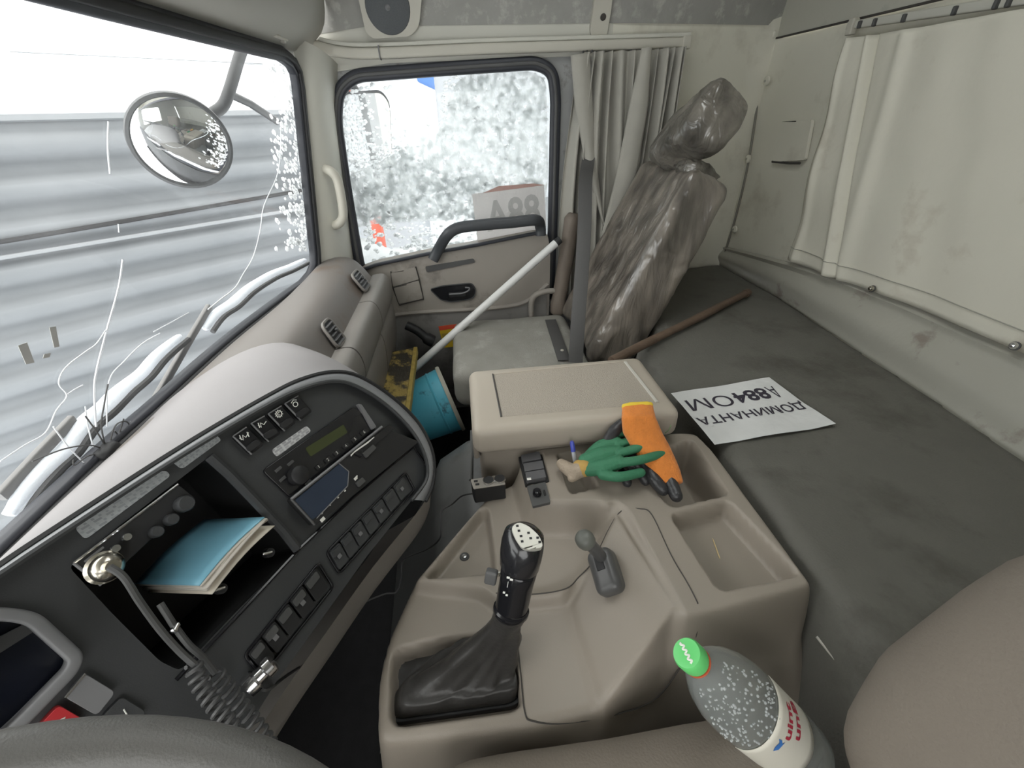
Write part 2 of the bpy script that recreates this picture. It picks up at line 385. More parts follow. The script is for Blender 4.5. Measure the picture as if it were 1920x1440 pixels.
obj('top_rail', tube([f0 + fd * -6.4 + V(0, 0, FT), f0 + fd * FEND + V(0, 0, FT)], 0.022, 6), 'fence_edge', fence)
obj('joint_strip', sweep([f0 + fd * -6.4 + V(0, 0, 0.80) + fn_ * 0.05, f0 + fd * FEND + V(0, 0, 0.80) + fn_ * 0.05], rectprof(0.018, 0.02), fn_), 'fence_edge', fence)
cb = [f0 + fd * a + fn_ * 0.06 + V(0, 0, zz) for a, zz in ((-6, 0.98), (-4.5, 0.95), (-3.2, 0.93), (-2.2, 0.90), (-1.4, 0.92), (-0.5, 0.86), (FEND, 0.91))]
tag(obj('cable', tube(smooth_path(cb, 8), 0.010, 6), 'soft_black'), 'thin black cable strung along the corrugated fence', 'cable')

pm('warehouse_white', (0.80, 0.81, 0.82), 0.7, var=0.03, scale=2); pm('pipe_white', (0.62, 0.65, 0.66), 0.5, var=0.05)
w0 = -fn_ * 7.5
wh = thing('warehouse', 'white panelled warehouse rising behind the corrugated fence', 'building', tuple(w0 + V(0, 0, -1.5)))
for r in range(6):
    zz0 = -1.5 + r * 1.15
    for k in range(2):
        a0, a1 = (-16, -1.02) if k == 0 else (-1.0, 10)
        c = [w0 + fd * a0 + V(0, 0, zz0), w0 + fd * a1 + V(0, 0, zz0), w0 + fd * a1 + V(0, 0, zz0 + 1.13), w0 + fd * a0 + V(0, 0, zz0 + 1.13)]
        obj('wall_panel', plate(c, thick=-fn_ * 0.15), 'warehouse_white', wh, smooth=False)
pp = apl((20, 150), w0 + fn_ * 0.5, fn_); pq = apl((505, 110), w0 + fn_ * 0.5, fn_)
for p_ in (pp, pq):
    obj('drain_pipe', tube([V(p_[0], p_[1], -1.5), V(p_[0], p_[1], 5.4)], 0.10, 8), 'pipe_white', wh)

# yard on the passenger side, seen through the snowy window
pm('red_paint', (0.50, 0.10, 0.06), 0.5, var=0.2, scale=8); pm('truck_grey', (0.35, 0.36, 0.38), 0.6, var=0.15); pm('rust', (0.32, 0.15, 0.08), 0.8, var=0.3)
pm('sky_blue', (0.10, 0.24, 0.60), 0.6)
nb = thing('parked_truck', 'red and grey truck parked beyond the snowy side window', 'truck', (6.2, 0.9, -1.45))
obj('cargo_box', xf(rbox((1.6, 1.9, 2.2), 0.05, 3), Matrix.Translation((7.2, -0.75, 1.35))), 'truck_grey', nb)
obj('cab', xf(rbox((1.6, 0.9, 1.5), 0.15, 3), Matrix.Translation((7.0, 1.0, -0.1))), 'truck_grey', nb)
obj('corner_post', xf(rbox((0.10, 0.12, 2.4), 0.02, 2), Matrix.Translation((5.2, 0.98, 0.35))), 'red_paint', nb)
obj('tail_rail', tube([V(5.1, 0.75, -0.2), V(5.1, -2.2, -0.2)], 0.07, 8), 'rust', nb)
for y_ in (0.9, -1.1):
    obj('wheel', xf(lathe([(0.0, -0.12), (0.42, -0.12), (0.48, -0.07), (0.48, 0.07), (0.42, 0.12), (0.0, 0.12)], 24), Matrix.Translation((6.2, y_, -1.0)) @ Matrix.Rotation(math.pi / 2, 4, 'Y')), 'soft_black', nb)
pm('hall_white', (0.42, 0.43, 0.44), 0.7, var=0.08, scale=1.5); pm('hall_grey', (0.20, 0.205, 0.21), 0.7, var=0.2, scale=1.2)
hall = thing('storage_hall', 'grey and white hall standing far beyond the side window', 'building', (10.5, 0.5, -1.5))
for (ya, yb_, m_) in ((3.9, 2.35, 'hall_grey'), (2.3, 0.35, 'hall_white'), (0.3, -2.2, 'hall_grey'), (-2.25, -6.0, 'hall_grey')):
    obj('wall_panel', box((10.5, (ya + yb_) / 2, 1.2), (0.3, ya - yb_, 5.4)), m_, hall, smooth=False)
bk = ax((835, 150), 9.0)
obj_t = thing('blue_sky_bit', 'bright blue bit of sky beyond the side window, built as a sheet', 'sky patch', tuple(bk - V(0, 0, 3)))  # a blue bit of sky, stood up as a solid sheet
obj('sheet', xf(rbox((0.2, 0.9, 0.4), 0.05, 3), Matrix.Translation(tuple(bk)) @ Matrix.Rotation(0.4, 4, 'X')), 'sky_blue', obj_t)
obj('post', tube([bk - V(0, 0, 0.1), bk - V(0, 0, 3.8)], 0.05, 8), 'pipe_white', obj_t)  # post made up to carry the sky sheet

# ================================================================== cab shell
tag(obj('wall_front', loft([[V(x, y, -0.02), V(x, y, 0.785)] for x, y in ((-0.62, 0.672), (0.75, 0.668), (1.1, 0.645), (1.4, 0.60), (1.6, 0.565), (1.84, 0.52))], False, False), 'soft_black', smooth=False, solid=0.01), 'black bulkhead under the dashboard', 'wall', kind='structure')
# windscreen, a gently curved sheet: lower edge at z .80, upper edge at z 1.44
WB = [V(-0.75, 0.655, 0.80), V(0.48, 0.655, 0.80), V(0.75, 0.645, 0.80), V(1.03, 0.63, 0.80), V(1.30, 0.595, 0.80), V(1.47, 0.566, 0.80), V(1.58, 0.545, 0.80)]
WT = [V(-0.75, 0.545, 1.44), V(0.60, 0.545, 1.44), V(0.90, 0.537, 1.44), V(1.10, 0.520, 1.44), V(1.38, 0.495, 1.44), V(1.55, 0.478, 1.44), V(1.67, 0.462, 1.44)]
def lerp_path(P, s):
    P = np.array(P); d = np.concatenate([[0], np.cumsum(np.linalg.norm(np.diff(P, axis=0), axis=1))]); d /= d[-1]
    return np.array([np.interp(s, d, P[:, k]) for k in range(3)])
WBs, WTs = smooth_path(WB, 6), smooth_path(WT, 6)
def ws(s, t): return lerp_path(WBs, s) * (1 - t) + lerp_path(WTs, s) * t
ws_n = _n(V(-0.06, -1, -0.16))
def on_ws(p, off=0.0):
    """pixel -> windscreen sheet (local plane found by a few steps)"""
    q = apl(p, V(0.6, 0.652, 0.80), V(0, 1, 0.17))
    for _ in range(6):
        t = (q[2] - 0.80) / 0.64
        xs = np.array([lerp_path(WBs, s)[0] * (1 - t) + lerp_path(WTs, s)[0] * t for s in (0, .25, .5, .6, .7, .8, .9, 1)])
        s = np.interp(q[0], xs, (0, .25, .5, .6, .7, .8, .9, 1)); o = ws(s, t); o2 = ws(max(s - .05, 0), t)
        nn = np.cross(o - o2, V(0, -0.17, 1)); q = apl(p, o + V(0, off, 0), nn)
    return q
win1 = thing('window_1', 'cracked windscreen with snow along its edge', 'windscreen', (0.6, 0.64, 0.8), kind='structure')
obj('glass', grid(lambda u, v: ws(u, -0.02 + 1.04 * v), 60, 10), 'windscreen_glass', win1)
seal = [ws(s, 0) for s in np.linspace(0, 0.955, 40)] + [ws(0.982, 0.02), ws(0.997, 0.06), ws(1, 0.12)] + [ws(1, t) for t in np.linspace(0.2, 0.88, 10)] + [ws(0.997, 0.94), ws(0.985, 0.98), ws(0.96, 1)] + [ws(s, 1) for s in np.linspace(0.94, 0, 40)]
obj('seal', sweep(seal, rectprof(0.038, 0.026), ws_n), 'rubber', win1)
obj('inner_lip', sweep([p + V(0, -0.012, 0) for p in seal], rectprof(0.018, 0.02), ws_n), 'soft_black', win1)

# cracks, the dark repair blob they start from, frost on the edge
pm('crack_white', (0.85, 0.87, 0.9), 0.4); MATS['crack_white'].node_tree.nodes['Principled BSDF'].inputs['Transmission Weight'].default_value = 0.3
cracks = [[(180, 800), (177, 740), (180, 700), (200, 620), (222, 540), (230, 487)],
          [(0, 865), (45, 835), (85, 811), (105, 770), (125, 742), (110, 719), (122, 690), (158, 661), (180, 645), (198, 619)],
          [(125, 740), (140, 730), (155, 722)], [(200, 800), (204, 715), (233, 677), (267, 644), (300, 625)], [(288, 622), (325, 602), (354, 586)],
          [(203, 228), (202, 280), (206, 326)], [(222, 420), (223, 436)],
          [(527, 240), (522, 320), (495, 385), (488, 430), (475, 480), (455, 515), (440, 540), (415, 560), (390, 580)],
          [(160, 870), (130, 840), (100, 800)], [(175, 838), (165, 800), (160, 762)], [(255, 845), (238, 812), (245, 790)]]
for i, c in enumerate(cracks):
    w = 0.0016 if i in (0, 5, 7) else 0.0011
    obj('crack', tube(smooth_path([on_ws(p, -0.003) for p in c], 5), w, 5), 'crack_white', win1)
hair = [[(200, 845), (190, 800), (195, 760), (202, 720)], [(203, 845), (215, 800), (235, 790), (245, 800)], [(200, 842), (185, 815), (160, 780)], [(205, 840), (222, 815), (232, 785)], [(195, 850), (165, 855), (140, 872), (137, 862)], [(208, 838), (226, 825), (215, 808)], [(198, 845), (170, 835), (120, 842), (60, 865)]]
for c in hair:
    obj('crack', tube(smooth_path([on_ws(p, -0.006) for p in c], 6), 0.0012, 5), 'dark_grey', win1)
bb = on_ws((203, 852), -0.012)
obj('sealant_blob', xf(rbox((0.045, 0.03, 0.035), 0.014, 6, lambda P, N_: fbm(P, 60) * 0.008), Matrix.Translation(tuple(bb))), 'soft_black', win1)
pm('tape', (0.36, 0.36, 0.34), 0.5)
for pxs in ([(92, 614), (104, 612), (111, 650), (101, 652)], [(33, 648), (50, 642), (64, 680), (48, 683)], [(82, 664), (95, 662), (92, 670), (80, 672)]):
    obj('tape_scrap', plate([on_ws(p, -0.003) for p in pxs], thick=(0, -0.0006, 0)), 'tape', win1, smooth=False)

def snow_clumps(spots, pt, normal, rng, squash=0.5):
    """lumps of snow stuck to a pane: spots = (px, py, radius in m)"""
    gs = []
    for (x_, y_, r_) in spots:
        c = pt((x_, y_)); n = 3; rings = []; nn = _n(np.asarray(normal, float)); a_ = _n(np.cross(nn, V(0.3, 0.2, 1))); b_ = np.cross(nn, a_)
        for i in range(n + 1):
            th = math.pi * (0.5 + 0.49 * (1 - i / n))
            rings.append([c + r_ * (0.75 + 0.5 * rng.random()) * (math.sin(th) * (math.cos(2 * math.pi * k / 7) * a_ * 1.2 + math.sin(2 * math.pi * k / 7) * b_ * 0.8)) - r_ * squash * math.cos(th) * nn for k in range(7)])
        gs.append(loft(rings, True, False))
    return join(*gs)
sp = []
while len(sp) < 420:
    y_ = RNG.uniform(110, 470); wd = 62 if y_ < 300 else 50
    x_ = 566 + (y_ - 100) * 0.03 - abs(RNG.normal(0, wd * 0.5))
    if x_ > 505: sp.append((x_, y_, RNG.uniform(0.004, 0.011)))
o = obj('edge_snow', snow_clumps(sp, lambda p: on_ws(p, 0.012), (0, 1, 0), RNG), 'window_snow', win1); o['kind'] = 'stuff'

# header and side trim, pillar, wall with window opening
SX = 1.80
wo = [(630, 225), (634, 170), (664, 142), (850, 128), (1006, 118), (1036, 134), (1042, 180), (1036, 420), (1028, 560), (860, 575), (700, 560), (676, 505), (650, 360)]
wo3 = fillet([ax(p, SX) for p in wo], 0.04)
wall_out = [V(SX, 0.56, 0.0), V(SX, 0.56, 0.775), V(SX, 0.43, 0.775), V(SX, 0.43, 1.60), V(SX, -0.56, 1.60), V(SX, -0.56, 0.0)]
wr = tag(obj('wall_right', plate(wall_out, [wo3], (0.06, 0, 0)), 'steel_trim', smooth=False), 'grey steel door frame and pillar around the side window', 'wall', kind='structure')
tag(obj('trim_1', plate([V(SX - 0.004, 0.42, 1.405), V(SX - 0.004, 0.42, 1.59), V(SX - 0.004, -0.56, 1.59), V(SX - 0.004, -0.56, 1.44), V(SX - 0.004, 0.20, 1.43)], thick=(0.01, 0, 0)), 'pillar_trim', smooth=False), 'pale strip above the side window', 'trim', kind='structure')
tag(obj('wall_left', plate([V(-0.62, 0.70, 0), V(-0.62, 0.56, 1.46), V(-0.62, 0.5, 2.05), V(-0.62, -1.22, 2.05), V(-0.62, -1.22, 0)], [fillet([V(-0.62, 0.44, 0.80), V(-0.62, 0.38, 1.44), V(-0.62, -0.36, 1.44), V(-0.62, -0.36, 0.80)], 0.05)], (-0.05, 0, 0)), 'pillar_trim', smooth=False), 'driver side wall and window opening, added out of view to shape the light', 'wall', kind='structure')  # unseen side, added so less daylight enters than through an open one
# wall beside the bunk, from the door pillar to the back corner
sw = grid(lambda u, v: V(1.80 + 0.10 * u - 0.018 * math.exp(-((u - 0.98) / 0.05) ** 2), -0.56 - 0.66 * u, 0.0 + 1.60 * v), 20, 20)
tag(obj('wall_side', sw, 'vinyl_wall'), 'padded grey vinyl side wall beyond the passenger seat', 'wall', kind='structure')
# A-pillar
pl_l = [ws(1.0, t) for t in np.linspace(-0.10, 1.08, 12)]
pl_r = [ax((668 - 44 * t if t < 0.85 else 668 - 44 * t + (t - 0.85) * 60, 510 - 360 * t), SX) for t in np.linspace(-0.10, 1.08, 12)]
def pil(u, v):
    i = v * 11; k = min(int(i), 10); f = i - k; a = pl_l[k] * (1 - f) + pl_l[k + 1] * f; b = pl_r[k] * (1 - f) + pl_r[k + 1] * f
    p = a * (1 - u) + b * u; return p + V(-0.030 * math.sin(math.pi * u), -0.020 * math.sin(math.pi * u), 0)
tag(obj('trim_2', grid(pil, 12, 22), 'pillar_trim'), 'pale plastic windscreen pillar with the cream grab handle', 'pillar', kind='structure')
ADDED_HATCH = [V(0.42, 0.05, 2.05), V(1.22, 0.05, 2.05), V(1.22, -0.62, 2.05), V(0.42, -0.62, 2.05)]  # hatch added out of view to brighten lid, bunk and walls
win3 = thing('added_roof_hatch', 'unseen glazed roof hatch added over the seats for more light', 'added roof hatch', (0.82, -0.28, 2.05), kind='structure')
obj('glass', plate([p + V(0, 0, 0.03) for p in fillet(ADDED_HATCH, 0.05)], thick=(0, 0, 0.004)), 'windscreen_glass', win3, smooth=False)
obj('frame', sweep([p + V(0, 0, 0.02) for p in fillet(ADDED_HATCH, 0.05)], rectprof(0.03, 0.05), (0, 0, 1), True), 'cream_plastic', win3)
# floor, ceiling, upper linings
tag(obj('floor', grid(lambda u, v: V(-0.6 + 2.42 * u, -1.25 + 2.0 * v, 0.0), 4, 4), 'floor_mat'), 'black rubber cab floor', 'floor', kind='structure')
tag(obj('ceiling', plate([V(-0.62, 0.6, 2.05), V(1.85, 0.6, 2.05), V(1.9, -1.25, 2.05), V(-0.62, -1.25, 2.05)], [fillet(ADDED_HATCH, 0.05)], (0, 0, 0.05)), 'headliner', smooth=False), 'grey cab roof lining', 'ceiling', kind='structure')
tag(obj('wall_upper', grid(lambda u, v: V(1.793 - 0.16 * v + 0.15 * max(0, (u * 1.73 - 1.06)), 0.50 - 1.73 * u, 1.525 + 0.53 * v - 0.03 * max(0, 0.15 - u) * 6 * (1 - v)), 20, 10), 'headliner'), 'mottled grey fabric lining above the side window', 'wall', kind='structure')
# front header over the windscreen, sagging into a shelf
def header(u, v):
    x = -0.75 + 2.52 * u; top = lerp_path(WTs, min(u * 1.02, 1)); k = max(0, (u - 0.90) / 0.10)
    pts = [V(x, top[1] + 0.01, 1.445), V(x, top[1] - 0.03, 1.462), V(x, 0.43, 1.475), V(x, 0.36 + 0.02 * k, 1.52), V(x, 0.30 + 0.06 * k, 1.60), V(x, 0.27 + 0.09 * k, 1.75), V(x, 0.27 + 0.12 * k, 2.05)]
    return np.array(lerp_path(smooth_path(pts, 5), v))
tag(obj('trim_3', grid(header, 40, 24), pm('header_plastic', (0.33, 0.32, 0.28), 0.6, var=0.05, scale=4)), 'beige overhead shelf above the windscreen', 'shelf', kind='structure')
o = thing('shelf_clip', 'small pale clip under the overhead shelf by the windscreen corner', 'clip', tuple(ay((520, 72), 0.46)))
obj('plate', xf(rbox((0.09, 0.03, 0.008), 0.003, 3), Matrix.Translation(tuple(ay((520, 70), 0.455)))), 'cream_plastic', o)
obj('peg', xf(rbox((0.02, 0.012, 0.014), 0.003, 3), Matrix.Translation(tuple(ay((530, 75), 0.45)))), 'pillar_trim', o)

# long pale curtain rail over door and bunk
rail = thing('curtain_rail', 'long cream curtain rail above the side window', 'rail', (1.77, -0.2, 1.49))
rp = [ax(p, 1.775) for p in ((590, 86), (640, 98), (712, 100), (900, 92), (1100, 86), (1292, 80))]
obj('track', sweep(smooth_path(rp, 8), rectprof(0.030, 0.026), (1, 0, 0)), 'cream_plastic', rail)
obj('upper_lip', sweep(smooth_path([p + V(0.004, 0, 0.022) for p in rp], 8), rectprof(0.012, 0.016), (1, 0, 0)), 'pillar_trim', rail)
obj('joint', xf(rbox((0.034, 0.004, 0.036), 0.001, 2), Matrix.Translation(tuple(ax((712, 99), 1.775)))), 'mid_grey', rail)
obj('end_cap', xf(rbox((0.034, 0.03, 0.036), 0.004, 3), Matrix.Translation(tuple(ax((1285, 80), 1.775)))), 'cream_plastic', rail)

# back wall, its skirt and bunk
BY = -1.225
def backw(u, v):
    x = 1.90 - 2.5 * u; z = 0.55 + 0.94 * v
    return V(x, BY + 0.006 * fbm([[x, 0, z]], 5)[0] + 0.012 * math.exp(-((x - 1.895) / 0.03) ** 2), z)
tag(obj('wall_rear', grid(backw, 90, 40), 'vinyl_wall'), 'dirty beige vinyl back wall of the sleeper', 'wall', kind='structure')
tag(obj('wall_rear_upper', grid(lambda u, v: V(1.92 - 2.55 * u, BY + 0.005 + 0.16 * v * v, 1.485 + 0.57 * v), 20, 8), pm('upper_vinyl', (0.46, 0.45, 0.39), 0.6, var=0.05, scale=6, bump=0.12, bscale=30, dirt=((0.30, 0.29, 0.25), 0.55, 6, 0.2))), 'pale upper lining of the sleeper back wall', 'wall', kind='structure')
tag(obj('trim_4', sweep([V(1.91, BY + 0.008, 1.487), V(-0.6, BY + 0.008, 1.487)], rectprof(0.006, 0.006), (0, 1, 0)), 'gap_dark'), 'dark seam across the sleeper back wall', 'trim', kind='structure')
tag(obj('trim_5', tube(smooth_path([ay(p, BY + 0.018) for p in ((1434, 62), (1426, 150), (1404, 300), (1381, 400), (1358, 478))], 5), 0.0045, 6), pm('seam', (0.20, 0.19, 0.165), 0.7)), 'sewn corner seam of the sleeper wall', 'trim', kind='structure')
sk_b = [V(1.90, -1.205, 0.640), V(1.42, -1.205, 0.640), V(0.84, -1.150, 0.640), V(0.53, -1.117, 0.640), V(0.0, -1.08, 0.640), V(-0.6, -1.06, 0.640)]
sk_t = [ay(p, -1.215) for p in ((1362, 462), (1500, 497), (1640, 545), (1905, 655))]; sk_t += [V(0.3, -1.215, sk_t[-1][2] + 0.003), V(-0.6, -1.215, sk_t[-1][2] + 0.003)]
sk_bs, sk_ts = smooth_path(sk_b, 8), smooth_path(sk_t, 8)
def skirt(u, v):
    a, b = lerp_path(sk_bs, u), lerp_path(sk_ts, u); p = a * (1 - v) + b * v
    return p + V(0, 0.020 * math.sin(math.pi * v) ** 2 + (0.016 * math.exp(-((v - 0.93) / 0.06) ** 2)) + 0.006 * fbm([p], 6)[0], 0)
tag(obj('baseboard_rear', grid(skirt, 110, 16), 'vinyl_skirt'), 'padded grey skirt along the foot of the sleeper wall', 'skirting', kind='structure')
bu = [(1.77, -0.63), (1.785, -0.70), (1.865, -1.2), (1.42, -1.2), (0.84, -1.145), (0.53, -1.112), (0.0, -1.075), (-0.58, -1.055), (-0.58, -0.52), (0.2, -0.505), (0.32, -0.502), (0.71, -0.527), (1.02, -0.495), (1.17, -0.54), (1.22, -0.63)]
nx, ny = 150, 60; xs = np.linspace(-0.62, 1.93, nx); ys = np.linspace(-1.24, -0.44, ny); Xg, Yg = np.meshgrid(xs, ys, indexing='ij')
sd = poly_sdf(Xg, Yg, bu); Pn = np.stack([Xg.ravel(), Yg.ravel(), np.zeros(Xg.size)], 1)
Zg = 0.657 + 0.010 * fbm(Pn, 3.0).reshape(Xg.shape) - 0.012 * sstep(-0.03, 0.0, sd) - np.clip(sd, 0, 1) * 9.0
vs_ = [V(Xg[i, j], Yg[i, j], max(Zg[i, j], 0.36)) for i in range(nx) for j in range(ny)]
fs = [(i * ny + j, (i + 1) * ny + j, (i + 1) * ny + j + 1, i * ny + j + 1) for i in range(nx - 1) for j in range(ny - 1) if Zg[i:i + 2, j:j + 2].max() > 0.36]
bunk = thing('bunk', 'sleeper bunk with a dark grey cloth mattress', 'bed', (0.7, -0.85, 0.0))
us_ = np.unique(np.array(fs)); rmp = np.full(len(vs_), -1); rmp[us_] = np.arange(len(us_))
obj('mattress', ([vs_[i] for i in us_], rmp[np.array(fs)]), 'mattress_cloth', bunk, sharp=180)
obj('base', box((0.585, -0.90, 0.19), (2.33, 0.54, 0.38)), 'dark_grey', bunk, bevel=0.01)
# ================================================================== dashboard
FA = math.radians(28); FTt = math.radians(30)
fu = V(math.cos(FA), -math.sin(FA), 0); fh = V(-math.sin(FA), -math.cos(FA), 0)
fnn = fh * math.cos(FTt) + V(0, 0, math.sin(FTt)); fv = fh * math.sin(FTt) - V(0, 0, math.cos(FTt))
fo = CAM - fnn * 0.5858
def fp(p, off=0.0): return apl(p, fo + fnn * off, fnn)
def fprism(pxs, lo, hi, r=0.004, n=3):
    """a pad standing on the sloping centre panel"""
    q = fillet([fp(p, hi) for p in pxs], r, n); return plate(q, thick=fnn * (lo - hi))
dash = thing('dashboard', 'grey truck dashboard with black switch panel turned to the driver', 'dashboard', (0.8, 0.4, 0.0))
# passenger side pad
def pprof(x):
    k = max(0, (x - 1.45) / 0.2); yb = lerp_path(WBs, 0.5)[1] if x < 0.6 else np.interp(x, [p[0] for p in WBs], [p[1] for p in WBs])
    q = 0.03 * max(0, 1.1 - x)
    return [V(x, yb + 0.01, 0.775), V(x, yb - 0.03, 0.812), V(x, 0.53, 0.838 + q), V(x, 0.465, 0.848 + q), V(x, 0.42, 0.838 + q), V(x, 0.388, 0.805), V(x, 0.362, 0.762), V(x, 0.345, 0.735), V(x, 0.35, 0.70), V(x, 0.42, 0.60), V(x, 0.55, 0.50)]
rings = []
for x in np.linspace(0.62, 1.70, 40):
    pr = pprof(x); e = max(0, (x - 1.62) / 0.08)
    rings.append([p + V(0, 0.03 * e * e, -0.035 * e * e) for p in smooth_path(pr, 4)])
obj('passenger_pad', loft(rings, False, False), 'dash_plastic', dash, sharp=180)
# padded lower strip and glovebox lid, in segments split by grooves
def lprof(x, k):
    up = [V(x, 0.365, 0.765), V(x, 0.325, 0.768), V(x, 0.305, 0.745), V(x, 0.300, 0.700), V(x, 0.312, 0.655), V(x, 0.340, 0.645)]
    dn = [V(x, 0.335, 0.652), V(x, 0.315, 0.648), V(x, 0.308, 0.60), V(x, 0.318, 0.50), V(x, 0.345, 0.42), V(x, 0.42, 0.38)]
    return smooth_path(up if k == 0 else dn, 4)
for x0, x1 in ((0.66, 1.035), (1.041, 1.365), (1.371, 1.66)):
    obj('padded_strip', loft([lprof(x, 0) for x in np.linspace(x0, x1, 8)], True, True), 'dash_lower', dash, sharp=60)
    obj('glovebox_lid', loft([lprof(x, 1) for x in np.linspace(x0, x1, 8)], True, True), 'dash_lower', dash, sharp=60)
# air vents with slats
def vent(pxs, slats, along, up):
    o3 = fillet(pxs, 0.018, 4); c = np.mean(pxs, 0); n = _n(np.cross(pxs[1] - pxs[0], pxs[3] - pxs[0])); n = n if n.dot(CAM - c) > 0 else -n
    e = obj('air_vent', plate([p + n * 0.004 for p in o3], thick=-n * 0.006), 'soft_black', dash, smooth=False)
    obj('vent_frame', sweep([p + n * 0.004 for p in o3], rectprof(0.007, 0.008), n, True), 'dash_lower', e)
    A = pxs[1] - pxs[0]; B = pxs[3] - pxs[0]
    for k in range(slats):
        t = (k + 0.7) / (slats + 0.4); a = pxs[0] + A * t + B * 0.10 + n * 0.005; b = pxs[0] + A * t + B * 0.90 + n * 0.005
        obj('slat', plate([a - n * .004, b - n * .004, b + n * .006 + A * 0.03, a + n * .006 + A * 0.03], thick=A / np.linalg.norm(A) * 0.0025), 'mid_grey', e, smooth=False)
    obj('tilt_tab', xf(rbox((0.012, 0.008, 0.01), 0.002, 3), Matrix.Translation(tuple(c + n * 0.010 + B * 0.18))), 'dark_grey', e)
vo, vn = V(1.1, 0.372, 0.785), _n(V(0, -0.86, 0.50))
vent([apl(p, vo + vn * 0.004, vn) for p in ((600, 612), (632, 655), (646, 637), (614, 597))], 5, None, None)
vent([apl(p, vo + vn * 0.006, vn) for p in ((657, 518), (683, 549), (691, 534), (667, 506))], 5, None, None)
# centre top pad between panel edge and windscreen
Epx = [(-60, 1100), (0, 1062), (35, 1037), (180, 942), (300, 864), (400, 802), (500, 744), (560, 714), (620, 699), (672, 707), (735, 747), (785, 797), (810, 852), (810, 905)]
E3 = smooth_path([fp(p, 0.0) for p in Epx], 5)
G3 = smooth_path([V(0.05, 0.665, 0.79), V(0.25, 0.66, 0.795), V(0.48, 0.648, 0.80), V(0.67, 0.640, 0.80), V(0.80, 0.61, 0.815), V(0.88, 0.53, 0.845), V(0.915, 0.45, 0.855), V(0.90, 0.38, 0.84), V(0.84, 0.32, 0.79), V(0.78, 0.28, 0.70), V(0.72, 0.25, 0.60)], 5)
def cpad(u, v):
    a, b = lerp_path(E3, u), lerp_path(G3, u); p = a * (1 - v) + b * v
    return p + V(0, 0, 0.022 * math.sin(math.pi * v) * (1 - 0.3 * v))
pm('top_pad', (0.25, 0.236, 0.236), 0.6, var=0.04, scale=4, bump=0.06, bscale=600)
obj('centre_pad', grid(cpad, 60, 16), 'top_pad', dash, sharp=180)
# dark panel with the cubby opening
out_px = [(-120, 1150), (0, 1078), (35, 1054), (180, 958), (300, 880), (400, 818), (500, 760), (560, 731), (622, 715), (668, 724), (725, 760), (772, 808), (797, 855), (800, 898), (772, 938), (690, 1040), (600, 1165), (520, 1275), (430, 1420), (380, 1500), (-120, 1500)]
cub_px = [(128, 1062), (225, 985), (335, 900), (392, 856), (420, 870), (470, 925), (525, 985), (560, 1030), (540, 1050), (440, 1150), (338, 1258), (300, 1240), (215, 1155)]
cub = fillet([fp(p, 0.0) for p in cub_px], 0.006, 3)
clu_px = [(-60, 1150), (20, 1152), (60, 1160), (140, 1232), (132, 1255), (30, 1360), (-60, 1440)]
clu = fillet([fp(p, 0.0) for p in clu_px], 0.01, 4)
obj('switch_panel', plate([fp(p, 0.0) for p in out_px], [cub, clu], -fnn * 0.012), 'charcoal', dash, sharp=30)
# silver grey rim around the panel
o_px = [(-120, 1140)] + Epx[1:] + [(796, 940)]
i_px = out_px[:15]
ra = [fp(p, 0.0) for p in o_px]; rb = [fp(p, 0.012) for p in i_px]
ras, rbs = smooth_path(ra, 4), smooth_path(rb, 4); m_ = 70
obj('panel_rim', grid(lambda u, v: lerp_path(ras, u) * (1 - v) + lerp_path(rbs, u) * v + fnn * 0.006 * math.sin(math.pi * v), m_, 4), pm('rim_grey', (0.22, 0.225, 0.235), 0.42, var=0.05), dash, sharp=180)
obj('rim_lip', tube([lerp_path(rbs, u) for u in np.linspace(0, 1, m_)], 0.003, 6), 'charcoal', dash)
obj('edge_piping', tube([lerp_path(ras, u) + fnn * 0.002 for u in np.linspace(0, 1, m_)], 0.004, 6), 'soft_black', dash)
# side and under cover of the panel
lowp = [(810, 905), (790, 950), (700, 1062), (610, 1188), (530, 1300), (440, 1440), (400, 1500)]
la = [fp(p, 0.0) for p in lowp]; lb = [fp(p, 0.0) + fv * 0.055 - fnn * 0.05 for p in lowp]; lc = [p + V(0.03, 0.12, -0.10) for p in lb]
las, lbs, lcs = smooth_path(la, 4), smooth_path(lb, 4), smooth_path(lc, 4)
obj('under_cover', grid(lambda u, v: (lerp_path(las, u) * (1 - 2 * v) + lerp_path(lbs, u) * 2 * v) if v <= 0.5 else (lerp_path(lbs, u) * (2 - 2 * v) + lerp_path(lcs, u) * (2 * v - 1)), 40, 8), 'dash_lower', dash, sharp=180)
obj('side_cover', grid(lambda u, v: [lerp_path(E3, 0.72 + 0.28 * u), lerp_path(G3, 0.72 + 0.28 * u) + V(-0.02, 0, -0.05)][0] * (1 - v) + (lerp_path(G3, 0.72 + 0.28 * u) + V(-0.02, 0, -0.05)) * v, 20, 6), 'charcoal', dash, sharp=180)
# long groove below radio
gr = [fp(p, 0.001) for p in ((330, 1275), (440, 1160), (560, 1030), (660, 935), (775, 838), (797, 870))]
obj('groove', tube(gr, 0.0022, 6), 'gloss_black', dash)
# cubby walls
back = [p - fnn * 0.13 for p in cub]; n_ = len(cub)
obj('cubby', (cub + back, [(i, (i + 1) % n_, n_ + (i + 1) % n_, n_ + i) for i in range(n_)] + [tuple(range(n_, 2 * n_))]), 'soft_black', dash, smooth=False)
obj('cubby_rim', tube([fp(p, 0.004) for p in ((392, 856), (430, 890), (480, 942), (530, 995), (557, 1030))], 0.006, 8), 'charcoal', dash)
